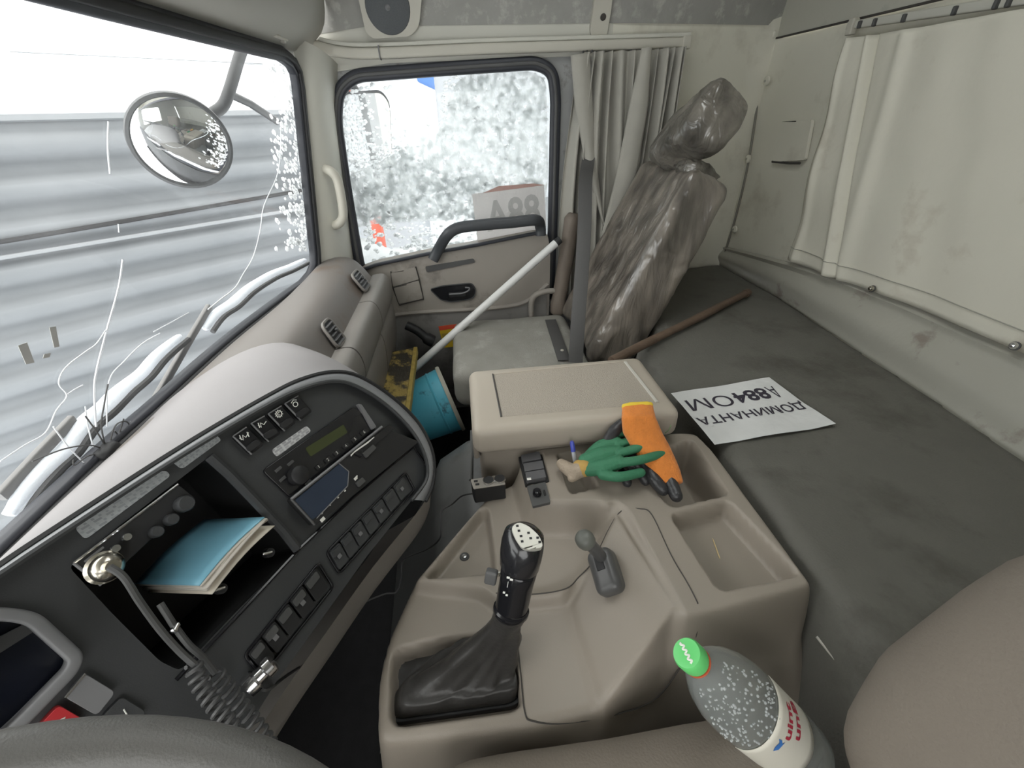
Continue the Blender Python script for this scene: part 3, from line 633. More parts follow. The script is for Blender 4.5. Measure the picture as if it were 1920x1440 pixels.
# instrument window at the driver's end
obj('instrument_screen', plate([p - fnn * 0.018 for p in clu], thick=-fnn * 0.004), pm('screen_dark', (0.010, 0.012, 0.02), 0.12), dash, smooth=False)
obj('instrument_rim', sweep(clu, rectprof(0.010, 0.020), fnn, True), 'mid_grey', dash)
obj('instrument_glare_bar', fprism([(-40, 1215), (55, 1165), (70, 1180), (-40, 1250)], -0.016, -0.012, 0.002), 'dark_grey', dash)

# --- rocker switches of the top row, with pictograms
def rocker(q, hi=0.012, mat='gloss_black', frame_=True):
    c = np.mean(np.array(q, float), 0)
    s = obj('rocker_switch', fprism(q, -0.004, hi * 0.55, 0.004), mat, dash, bevel=0.0015)
    A, B, C_, D = [np.array(p, float) for p in q]
    # concave lower pad
    lo = [A * .38 + D * .62, B * .38 + C_ * .62, B * .08 + C_ * .92, A * .08 + D * .92]
    lo = [p * .88 + np.mean(lo, 0) * .12 for p in lo]
    obj('thumb_pad', fprism(lo, hi * 0.5, hi * 0.95, 0.004), 'soft_black', s, bevel=0.002)
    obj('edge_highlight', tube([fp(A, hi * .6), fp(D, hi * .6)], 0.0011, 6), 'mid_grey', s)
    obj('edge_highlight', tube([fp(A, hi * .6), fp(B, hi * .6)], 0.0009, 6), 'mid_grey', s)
    return s
pm('print_white', (0.75, 0.75, 0.70), 0.6)
def fstroke(pxs, parent, off=0.0085, w=0.0006, closed=False):
    return obj('pictogram', tube([fp(p, off) for p in pxs], w, 5, closed), 'print_white', parent)
TOP = [[(437, 818), (462, 801), (496, 833), (472, 852)], [(471, 794), (496, 780), (527, 813), (504, 828)], [(503, 776), (528, 761), (556, 792), (534, 808)], [(534, 757), (559, 742), (586, 771), (564, 788)]]
RS = [rocker(q) for q in TOP]
fstroke([(449, 821), (456, 825), (455, 816), (461, 820), (466, 811)], RS[0]); fstroke([(449, 816), (453, 825)], RS[0]); fstroke([(463, 810), (467, 819)], RS[0])
fstroke([(484, 797), (490, 801), (488, 793), (495, 796), (499, 790)], RS[1]); fstroke([(484, 793), (487, 802)], RS[1])
cc = np.array([523, 776.0])
fstroke([cc + 5.5 * np.array([math.cos(a), math.sin(a)]) for a in np.linspace(0, 2 * math.pi, 14)[:-1]], RS[2], closed=True)
fstroke([cc + 2.5 * np.array([math.cos(a), math.sin(a)]) for a in np.linspace(0.5, 5, 9)], RS[2])
for a in np.linspace(0, 2 * math.pi, 11)[:-1]: fstroke([cc + 6 * np.array([math.cos(a), math.sin(a)]), cc + 7.5 * np.array([math.cos(a), math.sin(a)])], RS[2])
cc = np.array([554, 758.0])
fstroke([cc + 4.5 * np.array([math.cos(a), math.sin(a)]) for a in np.linspace(0, 2 * math.pi, 12)[:-1]], RS[3], closed=True); fstroke([(546, 756), (550, 750), (556, 750)], RS[3])
# lower switch rows
def row(a0, a1, b0, b1, n, lit):
    a0, a1, b0, b1 = map(lambda p: np.array(p, float), (a0, a1, b0, b1))
    for k in range(n):
        t0, t1 = (k + 0.06) / n, (k + 0.94) / n
        q = [a0 + (a1 - a0) * t0, a0 + (a1 - a0) * t1, b0 + (b1 - b0) * t1, b0 + (b1 - b0) * t0]
        s = obj('panel_switch', fprism(q, -0.003, 0.007, 0.003), 'charcoal' if not lit else 'soft_black', dash, bevel=0.0015)
        c = np.mean(q, 0); obj('switch_cap', fprism([p * .82 + c * .18 for p in (q[0], q[1], q[1] * .62 + q[2] * .38, q[0] * .62 + q[3] * .38)], 0.006, 0.0095, 0.002), 'dark_grey' if lit else 'charcoal', s, bevel=0.001)
        if (k + lit) % 2 == 0: obj('pictogram', xf(rbox((0.006, 0.006, 0.0008), 0.0003, 2), frame(fp(c, 0.0085), fu, z=fnn)), 'mid_grey', s)
row((618, 1036), (757, 893), (636, 1070), (771, 918), 7, 0)
row((465, 1229), (595, 1063), (493, 1260), (618, 1099), 5, 1)
for nm, a, b in (('row_frame', [(612, 1036), (760, 886), (777, 918), (636, 1076)], None), ('row_frame', [(458, 1229), (597, 1056), (625, 1100), (492, 1268)], None)):
    obj(nm, sweep(fillet([fp(p, 0.002) for p in a], 0.006), rectprof(0.003, 0.004), fnn, True), 'gloss_black', dash)

# --- head unit and tachograph
ru = thing('car_radio', 'black car radio with a green display in the switch panel', 'radio', tuple(fp((600, 850))))
obj('body', fprism([(492, 882), (664, 762), (706, 802), (546, 934)], -0.05, 0.004, 0.006), 'gloss_black', ru, bevel=0.001)
obj('display', fprism([(573, 840), (644, 796), (652, 811), (583, 856)], 0.003, 0.0055, 0.002), pm('green_lcd', (0.045, 0.055, 0.018), 0.25), ru, smooth=False, label='dim green display')
kc = fp((556, 892), 0.004)
obj('volume_knob', xf(lathe([(0.0, 0.0), (0.013, 0.0), (0.0125, 0.011), (0.010, 0.013), (0.0, 0.013)], 20), frame(kc, fu, z=fnn)), 'soft_black', ru)
for k in range(6):
    c = np.array([598 + k * 17.0, 875 - k * 13.0]); a = np.array([12, -9.0]); b = np.array([5, 5.5])
    bt = obj('preset_button', fprism([c - a * .42 - b * .5, c + a * .42 - b * .5, c + a * .42 + b * .5, c - a * .42 + b * .5], 0.003, 0.0062, 0.001), 'soft_black', ru, smooth=False)
    obj('mark', xf(text_geo(str(k + 1), 0.0065, None), frame(fp(c, 0.0066), fu, z=fnn)), 'print_white', bt, smooth=False)
for p in ((522, 880), (530, 898), (545, 868), (578, 905)):
    obj('side_button', xf(rbox((0.010, 0.004, 0.002), 0.0008, 2), frame(fp(p, 0.005), fu, z=fnn)), 'dark_grey', ru)
obj('end_strip', fprism([(671, 757), (678, 758), (706, 800), (698, 806)], 0.0, 0.007, 0.002), 'mid_grey', ru, smooth=False)
ta = thing('tachograph', 'black tachograph with a blue screen below the car radio', 'tachograph', tuple(fp((650, 890))))
obj('body', fprism([(546, 936), (716, 800), (786, 828), (592, 986)], -0.03, 0.014, 0.004), 'soft_black', ta, bevel=0.0015)
obj('top_edge', tube([fp((546, 936), 0.0145), fp((716, 800), 0.0145)], 0.0022, 6), 'mid_grey', ta)
obj('side_edge', tube([fp((546, 936), 0.0145), fp((590, 984), 0.0145)], 0.0018, 6), 'dark_grey', ta)
obj('screen', fprism([(553, 938), (636, 870), (653, 885), (651, 910), (600, 963), (586, 975)], 0.013, 0.0152, 0.002), pm('blue_lcd', (0.020, 0.033, 0.060), 0.12), ta, smooth=False, label='dark blue screen')
obj('screen_rim', tube([fp(p, 0.0155) for p in ((636, 869), (654, 884), (652, 911), (600, 965), (594, 972))], 0.0008, 5), 'mid_grey', ta)
for p, w in (((605, 974), 0.007), ((604, 962), 0.003), ((619, 947), 0.0025), ((634, 933), 0.0025), ((647, 920), 0.003), ((667, 897), 0.006), ((669, 893), 0.003)):
    obj('button_mark', xf(rbox((w, w * 0.7, 0.0008), 0.0003, 2), frame(fp(p, 0.0152), fu, z=fnn)), 'print_white', ta)
obj('paper_slot', fprism([(663, 850), (730, 796), (740, 803), (676, 858)], 0.0135, 0.0165, 0.001), 'gloss_black', ta, smooth=False)
obj('torn_paper', plate([fp(p, 0.0168) for p in ((658, 856), (664, 849), (690, 831), (702, 820), (701, 819), (688, 829), (668, 843), (657, 853))], thick=fnn * 0.0004), pm('white_paper', (0.72, 0.71, 0.68), 0.7), ta, smooth=False)
for q in ([(680, 850), (700, 833), (706, 840), (688, 858)], [(668, 905), (680, 895), (686, 902), (674, 913)]):
    obj('key_button', fprism(q, 0.013, 0.0175, 0.001), 'dark_grey', ta, bevel=0.0008)

# --- stickers with fine print
def print_mat(name, paper, ink, rows, cols):
    m = bpy.data.materials.new(name); m.use_nodes = True; N = m.node_tree.nodes; L = m.node_tree.links; b = N['Principled BSDF']; b.inputs['Roughness'].default_value = 0.45
    uv = N.new('ShaderNodeUVMap'); br = N.new('ShaderNodeTexBrick'); br.inputs['Scale'].default_value = 1.0
    br.inputs['Brick Width'].default_value = 1 / cols; br.inputs['Row Height'].default_value = 1 / rows; br.inputs['Mortar Size'].default_value = 0.028; br.inputs['Mortar Smooth'].default_value = 0.1
    br.inputs['Color1'].default_value = (*ink, 1); br.inputs['Color2'].default_value = (*(np.array(ink) * 1.35), 1); br.inputs['Mortar'].default_value = (*paper, 1); br.offset = 0.37; br.squash = 0.6
    L.new(uv.outputs[0], br.inputs['Vector']); L.new(br.outputs['Color'], b.inputs['Base Color']); MATS[name] = m; return m
print_mat('sticker_print', (0.40, 0.42, 0.43), (0.26, 0.275, 0.285), 5.0, 7)
print_mat('tag_print', (0.52, 0.53, 0.53), (0.30, 0.30, 0.31), 3.5, 4)
def sticker(name, q, mat, parent, off=0.0015):
    pts = [fp(p, off) for p in q]; o = obj(name, plate(fillet(pts, 0.004, 3), thick=-fnn * 0.001), mat, parent, smooth=False)
    me = o.data; uvl = me.uv_layers.new(name='UVMap'); M = np.array([list(o.location)]); A = pts[1] - pts[0]; B = pts[-1] - pts[0]; w = np.linalg.norm(A); h = np.linalg.norm(B)
    org = pts[0] - (np.array(o.location) + np.array(parent.location))
    for lp in me.loops:
        d = np.array(me.vertices[lp.vertex_index].co) - org; uvl.data[lp.index].uv = (d.dot(A) / w / w, d.dot(B) / h / h)
    return o
sticker('notice_sticker', [(140, 990), (276, 888), (312, 882), (320, 892), (160, 1012)], 'sticker_print', dash)
sticker('notice_sticker', [(321, 864), (400, 811), (416, 825), (341, 880)], 'sticker_print', dash)
sticker('notice_sticker', [(509, 844), (575, 798), (584, 808), (519, 857)], 'tag_print', dash)

# --- driver-end switches
hz = obj('hazard_switch', fprism([(110, 1322), (158, 1350), (125, 1400), (70, 1366)], -0.004, 0.010, 0.004), pm('red_switch', (0.42, 0.025, 0.03), 0.35), dash, bevel=0.002, label='red hazard light switch')
obj('pictogram', tube([fp(p, 0.0105) for p in ((106, 1352), (121, 1346), (117, 1360))], 0.0009, 5, True), 'print_white', hz)
gs = obj('rocker_switch', fprism([(160, 1263), (217, 1298), (182, 1342), (122, 1308)], -0.004, 0.009, 0.004), 'mid_grey', dash, bevel=0.002)
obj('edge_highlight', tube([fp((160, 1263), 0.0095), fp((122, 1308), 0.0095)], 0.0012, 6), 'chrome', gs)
ds = obj('rocker_switch', fprism([(228, 1306), (275, 1335), (245, 1375), (190, 1345)], -0.004, 0.006, 0.004), 'charcoal', dash, bevel=0.002)
fstroke([(232, 1330), (238, 1340), (228, 1350)], ds, 0.0065)

# --- CB radio standing in the cubby
cb = thing('cb_radio', 'black two-way radio with round knobs inside the dashboard cubby', 'radio', tuple(fp((240, 1000))))
obj('body', fprism([(138, 1056), (334, 908), (366, 934), (190, 1098)], -0.11, 0.006, 0.004), 'soft_black', cb, bevel=0.001)
obj('silver_edge', tube([fp((138, 1056), 0.007), fp((334, 908), 0.007)], 0.0013, 6), 'chrome', cb)
obj('side_edge', tube([fp((138, 1056), 0.007), fp((190, 1097), 0.007)], 0.0014, 6), 'mid_grey', cb)
for p, r_, h_, m2 in (((342, 946), 0.0090, 0.014, 'charcoal'), ((318, 975), 0.0062, 0.012, 'charcoal'), ((290, 998), 0.0060, 0.012, 'charcoal'), ((234, 1008), 0.0042, 0.010, 'chrome'), ((213, 1029), 0.0042, 0.010, 'chrome')):
    k_ = obj('knob', xf(lathe([(0, 0), (r_, 0), (r_ * .96, h_ * .8), (r_ * .8, h_), (0, h_)], 18), frame(fp(p, 0.006), fu, z=fnn)), m2, cb, sharp=50)
obj('brand_mark', fprism([(157, 1052), (193, 1024), (196, 1027), (160, 1055)], 0.006, 0.0066, 0.0005), 'mid_grey', cb, smooth=False)
obj('mic_plug', xf(lathe([(0, 0), (0.0145, 0), (0.0150, 0.004), (0.0125, 0.006), (0.0130, 0.014), (0.0095, 0.018), (0.0060, 0.020), (0.0055, 0.034), (0, 0.034)], 24), frame(fp((194, 1064), 0.006), fu, z=fnn)), pm('nickel', (0.62, 0.58, 0.50), 0.22, metal=1.0), cb, sharp=50)
# coiled microphone cord
cc_ = thing('microphone_cord', 'black coiled microphone cord hanging from the two-way radio', 'cord', tuple(fp((400, 1300), 0.03)))
p0 = fp((205, 1063), 0.042)
obj('straight_cord', tube(smooth_path([p0, fp((232, 1082), 0.045), fp((262, 1128), 0.04), (fp((300, 1180), 0.035)), fp((338, 1222), 0.03), fp((365, 1246), 0.03)], 8), 0.0032, 8), 'dark_grey', cc_)
def coil(path, R_, turns, r_, tail=0):
    P = smooth_path(path, 10); n = turns * 14; out = []
    for i in range(n + 1):
        t = i / n; c = lerp_path(P, t); d = _n(lerp_path(P, min(t + .02, 1)) - lerp_path(P, max(t - .02, 0))); a_ = _n(np.cross(d, V(0.1, 0.2, 1))); b_ = np.cross(d, a_); an = 2 * math.pi * turns * t
        out.append(c + R_ * (math.cos(an) * a_ + math.sin(an) * b_))
    return tube(out, r_, 6)
obj('coil', coil([fp((362, 1245), 0.030), fp((380, 1290), 0.035), fp((425, 1350), 0.05), fp((460, 1400), 0.06), fp((500, 1450), 0.07)], 0.0066, 17, 0.0021), 'dark_grey', cc_)
obj('coil', coil([fp((404, 1262), 0.022), fp((440, 1308), 0.024), fp((482, 1362), 0.030), fp((520, 1418), 0.036), fp((545, 1450), 0.04)], 0.0064, 16, 0.0021), 'dark_grey', cc_)
obj('loop', tube(smooth_path([fp((300, 1132), 0.01), fp((318, 1160), 0.014), fp((330, 1178), 0.014), fp((355, 1210), 0.018), fp((380, 1232), 0.020), fp((404, 1262), 0.022)], 6), 0.0032, 8), 'dark_grey', cc_)
obj('clamp', xf(rbox((0.010, 0.006, 0.006), 0.002, 3), Matrix.Translation(tuple(fp((329, 1177), 0.016)))), 'chrome', cc_)

# --- booklet lying in the cubby, reaching out over the edge
bl = thing('booklet', 'booklet with a light blue cover lying in the dashboard cubby', 'booklet', tuple(fp((400, 1050), 0.0)))
A_, B_ = fp((374, 1098), 0.020), fp((496, 970), 0.020); inn = _n(-fnn + fv * -0.22 + fu * -0.18); dn = _n(np.cross(B_ - A_, inn)); dn = dn if dn[2] < 0 else -dn
def bk_cover(u, v):
    p = A_ * (1 - u) + B_ * u + inn * 0.100 * v; return p - dn * 0.004 * math.sin(math.pi * u) - dn * 0.006 * v
obj('cover', grid(bk_cover, 12, 8), pm('blue_cover', (0.20, 0.45, 0.58), 0.4, var=0.08, scale=9), bl, solid=0.0012, label='light blue cover')
pg = []
for k in range(4):
    o_ = dn * (0.003 + 0.0035 * k) + (-inn) * (0.002 + 0.004 * (k % 2))
    obj('pages', grid(lambda u, v: bk_cover(u, v) + o_ * (0.6 + 0.4 * math.sin(2.6 * u + k)), 10, 4), pm('page_paper', (0.58, 0.54, 0.48), 0.8, var=0.1, scale=60, stretch=(1, 1, 8)), bl, solid=0.002)
obj('back_cover', grid(lambda u, v: bk_cover(u, v) + dn * 0.016 - inn * 0.004, 10, 4), pm('cream_paper', (0.68, 0.62, 0.52), 0.7), bl, solid=0.001)
# sockets in the bottom of the cubby
for p, L_ in (((410, 1104), 'silver key standing in the lighter socket under the booklet'), ((500, 1037), 'small silver screw in the cubby edge beside the booklet')):
    k_ = thing('ignition_key' if p[0] < 450 else 'screw', L_, 'key' if p[0] < 450 else 'screw', tuple(fp(p, -0.004)))
    obj('stem', xf(lathe([(0, 0), (0.006, 0), (0.0055, 0.010), (0, 0.010)], 14), frame(fp(p, -0.006), fu, z=fnn)), 'soft_black', k_)
    obj('head', xf(rbox((0.012, 0.0035, 0.008), 0.0015, 3), frame(fp(p, 0.006), _n(fu + fv * 0.7), z=fnn)), 'chrome', k_)
# lighter plug below the switch rows
lp = thing('lighter_plug', 'chrome lighter plug with a thin cable under the switch rows', 'plug', tuple(fp((478, 1293), 0.01)))
fx = frame(fp((464, 1290), 0.008), _n(fnn * 0.35 + fu * 0.95), z=fv)
obj('barrel', xf(lathe([(0, 0), (0.0125, 0), (0.013, 0.010), (0.009, 0.012), (0.009, 0.020), (0.0115, 0.022), (0.011, 0.030), (0.006, 0.033), (0, 0.033)], 20), fx @ Matrix.Rotation(math.pi / 2, 4, 'Y')), 'chrome', lp, sharp=50)
# ================================================================== centre console, moulded as one shell
HX0, HX1, HY0, HY1, ST = 0.10, 0.80, -0.60, 0.28, 0.0032
cx = np.arange(HX0, HX1, ST); cy = np.arange(HY0, HY1, ST); CXg, CYg = np.meshgrid(cx, cy, indexing='ij')
def cp(pxs, z, r=0.0, n=5):
    q = [az(p, z)[:2] for p in pxs]; return fillet(q, r, n) if r else q
H = np.full(CXg.shape, 0.575)
def region(pxs, zref, target, w, r=0.012, soft=None):
    global H
    sd = poly_sdf(CXg, CYg, cp(pxs, zref, r)); k = 1 - sstep(-w, w, sd); H = H * (1 - k) + target * k
# upper deck around the triangular tray
region([(772, 1092), (905, 935), (965, 860), (1015, 835), (1300, 805), (1260, 960), (1130, 1060), (1060, 1118), (930, 1128), (900, 1106)], 0.60, 0.602, 0.010)
region([(797, 1083), (902, 955), (914, 958), (928, 1073)], 0.60, 0.570, 0.005, 0.012)
# switch pod and tray block
region([(968, 868), (1000, 838), (1300, 800), (1345, 845), (1545, 1110), (1320, 1172), (1276, 1172), (1160, 952), (1080, 972), (1010, 978), (990, 940)], 0.66, 0.664, 0.016, 0.02)
# hollow behind the levers
region([(948, 1010), (985, 985), (1075, 985), (1135, 985), (1095, 1065), (1045, 1100), (950, 1108)], 0.61, 0.592, 0.016, 0.03)
# ramp from the low deck up to the ridge
rq = cp([(1066, 1112), (1152, 968), (1272, 1172), (1135, 1330)], 0.62); a0, a1, a2, a3 = [np.array(p) for p in rq]
sdr = poly_sdf(CXg, CYg, fillet(rq, 0.01)); e0 = a3 - a0; nl = np.array([e0[1], -e0[0]]) / np.linalg.norm(e0); wid = abs((a1 - a0).dot(nl)) * 0.5 + abs((a2 - a0).dot(nl)) * 0.5
tt = np.abs((CXg - a0[0]) * nl[0] + (CYg - a0[1]) * nl[1]) / wid
ramp = 0.581 + 0.083 * np.clip(tt, 0, 1); k = 1 - sstep(-0.014, 0.012, sdr); H = H * (1 - k) + ramp * k
# bins in the tray block
region([(1190, 862), (1296, 826), (1362, 925), (1258, 948)], 0.664, 0.560, 0.005, 0.012)
region([(1261, 966), (1366, 940), (1497, 1076), (1350, 1104)], 0.664, 0.622, 0.005, 0.012)
# pen slot, sockets for switches and boot
region([(1046, 853), (1082, 847), (1120, 912), (1072, 924)], 0.664, 0.615, 0.003, 0.006)
region([(973, 857), (1016, 849), (1030, 902), (985, 908)], 0.664, 0.652, 0.003, 0.005)
region([(735, 1216), (830, 1193), (960, 1186), (975, 1316), (960, 1326), (732, 1358)], 0.58, 0.535, 0.004, 0.02)
# outer drop with rounded shoulder
outer = cp([(700, 1392), (703, 1262), (722, 1188), (772, 1082), (840, 1008), (905, 942), (930, 925)], 0.59) + cp([(965, 862), (998, 836), (1120, 822), (1275, 806), (1312, 810), (1345, 842), (1546, 1108), (1548, 1135), (1325, 1168), (1268, 1180)], 0.664) + cp([(1135, 1335), (1010, 1364)], 0.58)
outer = fillet(outer, 0.02, 4); so = poly_sdf(CXg, CYg, outer); rr_ = 0.018
SL = 7.0 - 4.6 * (1 - sstep(-0.12, -0.02, CYg)) * (1 - sstep(0.40, 0.48, CXg))
dd = np.clip(so + rr_, 0, None); H = H - np.where(dd < rr_, rr_ - np.sqrt(np.clip(rr_ ** 2 - dd ** 2, 0, None)), rr_ + (dd - rr_) * SL)
ni, nj = H.shape
vs_ = np.stack([CXg.ravel(), CYg.ravel(), np.maximum(H, 0.22).ravel()], 1)
keep = np.maximum.reduce([H[:-1, :-1], H[1:, :-1], H[:-1, 1:], H[1:, 1:]]) > 0.22
ii, jj = np.nonzero(keep)
fs = np.stack([ii * nj + jj, (ii + 1) * nj + jj, (ii + 1) * nj + jj + 1, ii * nj + jj + 1], 1)
used = np.unique(fs); remap = np.full(len(vs_), -1); remap[used] = np.arange(len(used))
con = thing('centre_console', 'beige moulded centre console between the seats', 'console', (0.42, -0.15, 0.0))
obj('shell', (vs_[used], remap[fs]), 'beige_plastic', con, sharp=180)
def hz_at(x, y):
    i = int(np.clip(round((x - HX0) / ST), 0, ni - 1)); j = int(np.clip(round((y - HY0) / ST), 0, nj - 1)); return H[i, j]
def on_con(p, off=0.0):
    z = 0.62
    for _ in range(12): q = az(p, z); z = 0.5 * z + 0.5 * hz_at(q[0], q[1])
    q = az(p, z + off); return q
# seam lines of the removable cover
pm('seam_dark', (0.06, 0.055, 0.05), 0.7)
sm = [(968, 1178), (976, 1260), (984, 1335), (1000, 1352), (1060, 1356), (1160, 1338), (1232, 1308), (1285, 1235), (1308, 1180), (1308, 1130)]
obj('seam', tube(smooth_path([on_con(p, 0.0005) for p in sm], 6), 0.0012, 6), 'seam_dark', con)
sm2 = [(930, 1112), (1000, 1114), (1060, 1104), (1085, 1082), (1112, 1052), (1140, 995), (1165, 958), (1200, 954), (1222, 965), (1258, 1040), (1290, 1095), (1308, 1130)]
obj('seam', tube(smooth_path([on_con(p, 0.0005) for p in sm2], 6), 0.0010, 6), 'seam_dark', con)
# screw in the triangular tray
sc_ = on_con((871, 1044), 0.0)
obj('screw_cup', xf(lathe([(0, 0.0005), (0.006, 0.0005), (0.0085, 0.002), (0.0092, 0.0008), (0.0095, 0)], 20), Matrix.Translation(tuple(sc_))), 'dark_grey', con)
obj('screw_head', xf(lathe([(0, 0.001), (0.0045, 0.001), (0.004, 0.003), (0, 0.0035)], 12), Matrix.Translation(tuple(sc_))), 'chrome', con)
# rocker switches on the pod
def pad(name, q, z, lo, hi, mat, parent, r=0.002, bev=0.001):
    pts = fillet([V(*az(p, z)[:2], z + hi) for p in q], r, 3); return obj(name, plate(pts, thick=(0, 0, lo - hi)), mat, parent, bevel=bev)
pad('switch_frame', [(972, 857), (1015, 849), (1030, 903), (985, 909)], 0.660, -0.008, 0.000, 'soft_black', con)
for q, tilt in (([(977, 857), (1011, 850), (1015, 864), (979, 870)], 0), ([(981, 873), (1017, 867), (1020, 882), (984, 888)], 0), ([(985, 891), (1020, 885), (1024, 900), (988, 906)], 1)):
    pad('rocker_switch', q, 0.662, -0.004, 0.006 + 0.002 * tilt, pm('switch_grey', (0.11, 0.11, 0.115), 0.38), con)
pl_ = pad('mirror_switch_plate', [(988, 913), (1023, 905), (1032, 943), (999, 951)], 0.664, -0.004, 0.0025, 'dark_grey', con)
kx = az((1007, 926), 0.668)
obj('knob', xf(lathe([(0, 0), (0.0085, 0), (0.0080, 0.008), (0.0055, 0.011), (0, 0.011)], 20), Matrix.Translation(tuple(kx))), 'gloss_black', con)
obj('tab', xf(rbox((0.014, 0.004, 0.004), 0.0015, 3), Matrix.Translation(tuple(az((1021, 924), 0.667)))), 'soft_black', con)
obj('pictogram', xf(rbox((0.006, 0.008, 0.0006), 0.0002, 2), Matrix.Translation(tuple(az((992, 898), 0.6715)))), 'print_white', con)

# ------------------------------------------------------------------ gear lever with leather gaiter
gl = thing('gear_lever', 'black gear lever with leather gaiter and silver topped knob', 'gear lever', tuple(az((845, 1290), 0.55)))
pm('leather', (0.040, 0.038, 0.036), 0.38, var=0.2, scale=40, bump=0.25, bscale=90)
base = [V(*az(p, 0.548)[:2], 0.548) for p in ((738, 1300), (790, 1248), (890, 1198), (955, 1194), (970, 1312), (955, 1320), (736, 1350))]
full = [V(*az(p, 0.538)[:2], 0.538) for p in ((735, 1216), (830, 1193), (960, 1186), (975, 1316), (960, 1326), (732, 1358))]
obj('recess_floor', plate(fillet(full, 0.015, 4), thick=(0, 0, -0.004)), 'leather', gl, smooth=False)
base = fillet(base, 0.015, 5)
def resample(P, n):
    P = np.array(P + [P[0]]); d = np.concatenate([[0], np.cumsum(np.linalg.norm(np.diff(P, axis=0), axis=1))]); t = np.linspace(0, d[-1], n, endpoint=False)
    return np.stack([np.interp(t, d, P[:, k]) for k in range(3)], 1)
NB = 64; b0 = resample(base, NB); bc = b0.mean(0); an0 = np.arctan2(b0[:, 1] - bc[1], b0[:, 0] - bc[0])
col_c = az((957, 1150), 0.700); top_c = az((986, 1003), 0.820); lev = _n(top_c - col_c)
fine = []
for t in np.concatenate([np.linspace(0, 0.2, 7), np.linspace(0.25, 1, 20)]):
    c = bc * (1 - t) + col_c * t + V(0.010, -0.020, 0) * math.sin(math.pi * t) * 0.6 + V(0, 0, 0.012 * math.exp(-((t - 0.08) / 0.06) ** 2))
    s_ = np.interp(t, [0, 0.10, 0.2, 0.35, 0.55, 0.8, 1], [1.0, 0.90, 0.74, 0.58, 0.45, 0.30, 0.0]); ring = []
    for i in range(NB):
        a = an0[i]; f = (1 - t) * min(1, t * 6)
        fold = 1 + f * (0.10 * math.sin(4 * a + 2.2 * t) + 0.07 * math.sin(9 * a - 5 * t) + 0.05 * math.sin(6 * a + 20 * t))
        w1 = min(1, max(0, (t - 0.55) / 0.45)); circ = V(0.0215 * math.cos(a), 0.023 * math.sin(a), 0); circ = circ - lev * circ.dot(lev)
        pol = (b0[i] - bc) * max(s_, 0.24) * fold
        ring.append(c + pol * (1 - w1) + circ * w1)
    fine.append(np.array(ring))
fine.append(np.array([p + lev * 0.012 for p in fine[-1]]))
obj('gaiter', loft(fine, True, False), 'leather', gl, sharp=180, label='black leather gaiter')
obj('gaiter_frame', sweep([p + V(0, 0, 0.004) for p in fillet(full, 0.015, 4)], rectprof(0.006, 0.012), (0, 0, 1), True), 'soft_black', gl)
obj('gaiter_seam', tube([np.array(r)[int(NB * 0.42)] * 1.0 for r in fine[8:]], 0.0012, 5), 'soft_black', gl)
LM = frame(col_c + lev * 0.004, _n(np.cross(V(0, 1, 0), lev)), z=lev); LL = float(np.linalg.norm(top_c - col_c)); LM = LM @ Matrix.Diagonal((1, 1, LL / 0.147, 1))
def oval(prof, n=28):
    return loft([[np.array([rx * math.cos(2 * math.pi * k / n) + ox, ry * math.sin(2 * math.pi * k / n) + oy, z]) for k in range(n)] for rx, ry, z, ox, oy in prof], True, True)
obj('collar', xf(oval([(0.0215, 0.023, -0.004, 0, 0), (0.0235, 0.025, 0.0, 0, 0), (0.0235, 0.025, 0.005, 0, 0), (0.021, 0.0225, 0.008, 0, 0)]), LM), 'gloss_black', gl)
obj('grip', xf(oval([(0.0205, 0.0225, 0.004, 0, 0), (0.0210, 0.0230, 0.03, 0, 0), (0.0215, 0.0235, 0.060, 0, 0), (0.0235, 0.0245, 0.078, 0, 0), (0.022, 0.0235, 0.082, 0, 0)]), LM), 'gloss_black', gl)
obj('knob', xf(oval([(0.021, 0.0235, 0.080, 0, 0), (0.0255, 0.0265, 0.086, 0.002, 0), (0.0295, 0.0285, 0.105, 0.006, 0), (0.0300, 0.0285, 0.122, 0.008, 0), (0.0265, 0.0265, 0.136, 0.009, 0), (0.018, 0.019, 0.144, 0.009, 0), (0.006, 0.006, 0.147, 0.009, 0)]), LM), pm('knob_black', (0.016, 0.016, 0.018), 0.2, coat=0.3), gl, sharp=180)
# silver shift-pattern plate on the side of the knob facing the driver
tocam = _n(CAM - (col_c + lev * 0.12)); 
kp = [(958, 988), (972, 978), (992, 986), (1012, 1005), (1020, 1026), (992, 1031), (978, 1028), (966, 1010)]
kc_ = col_c + lev * 0.100; kn = _n(lev * 0.55 + tocam * 0.8)
plq = fillet([apl(p, kc_ + kn * 0.0305, kn) for p in kp], 0.006, 3)
kpl = obj('shift_plate', plate(plq, thick=-kn * 0.010), pm('silver_plate', (0.50, 0.49, 0.44), 0.35, metal=0.3), gl, bevel=0.001, label='silver plate with black shift pattern marks')
for p in ((970, 986), (973, 995), (977, 1005), (979, 1015), (991, 999), (995, 1009), (1008, 1008), (1012, 1016)):
    obj('shift_mark', xf(rbox((0.0034, 0.0028, 0.0006), 0.0002, 2), frame(apl(p, kc_ + kn * 0.0308, kn), _n(np.cross(kn, V(1, 0, 0))), z=kn)), 'soft_black', kpl)
gn = _n(tocam - lev * lev.dot(tocam))
for p, w, h_ in (((953, 1083), 0.004, 0.003), ((959, 1087), 0.004, 0.003), ((952, 1096), 0.0007, 0.009), ((945, 1111), 0.003, 0.003), ((950, 1116), 0.003, 0.003)):
    obj('range_mark', xf(rbox((w, h_, 0.0006), 0.0002, 2), frame(apl(p, col_c + lev * .04 + gn * 0.0235, gn), _n(np.cross(lev, gn)), z=gn)), 'print_white', gl)
sp_ = apl((921, 1081), col_c + lev * 0.06 + V(0, 0.03, 0), gn)
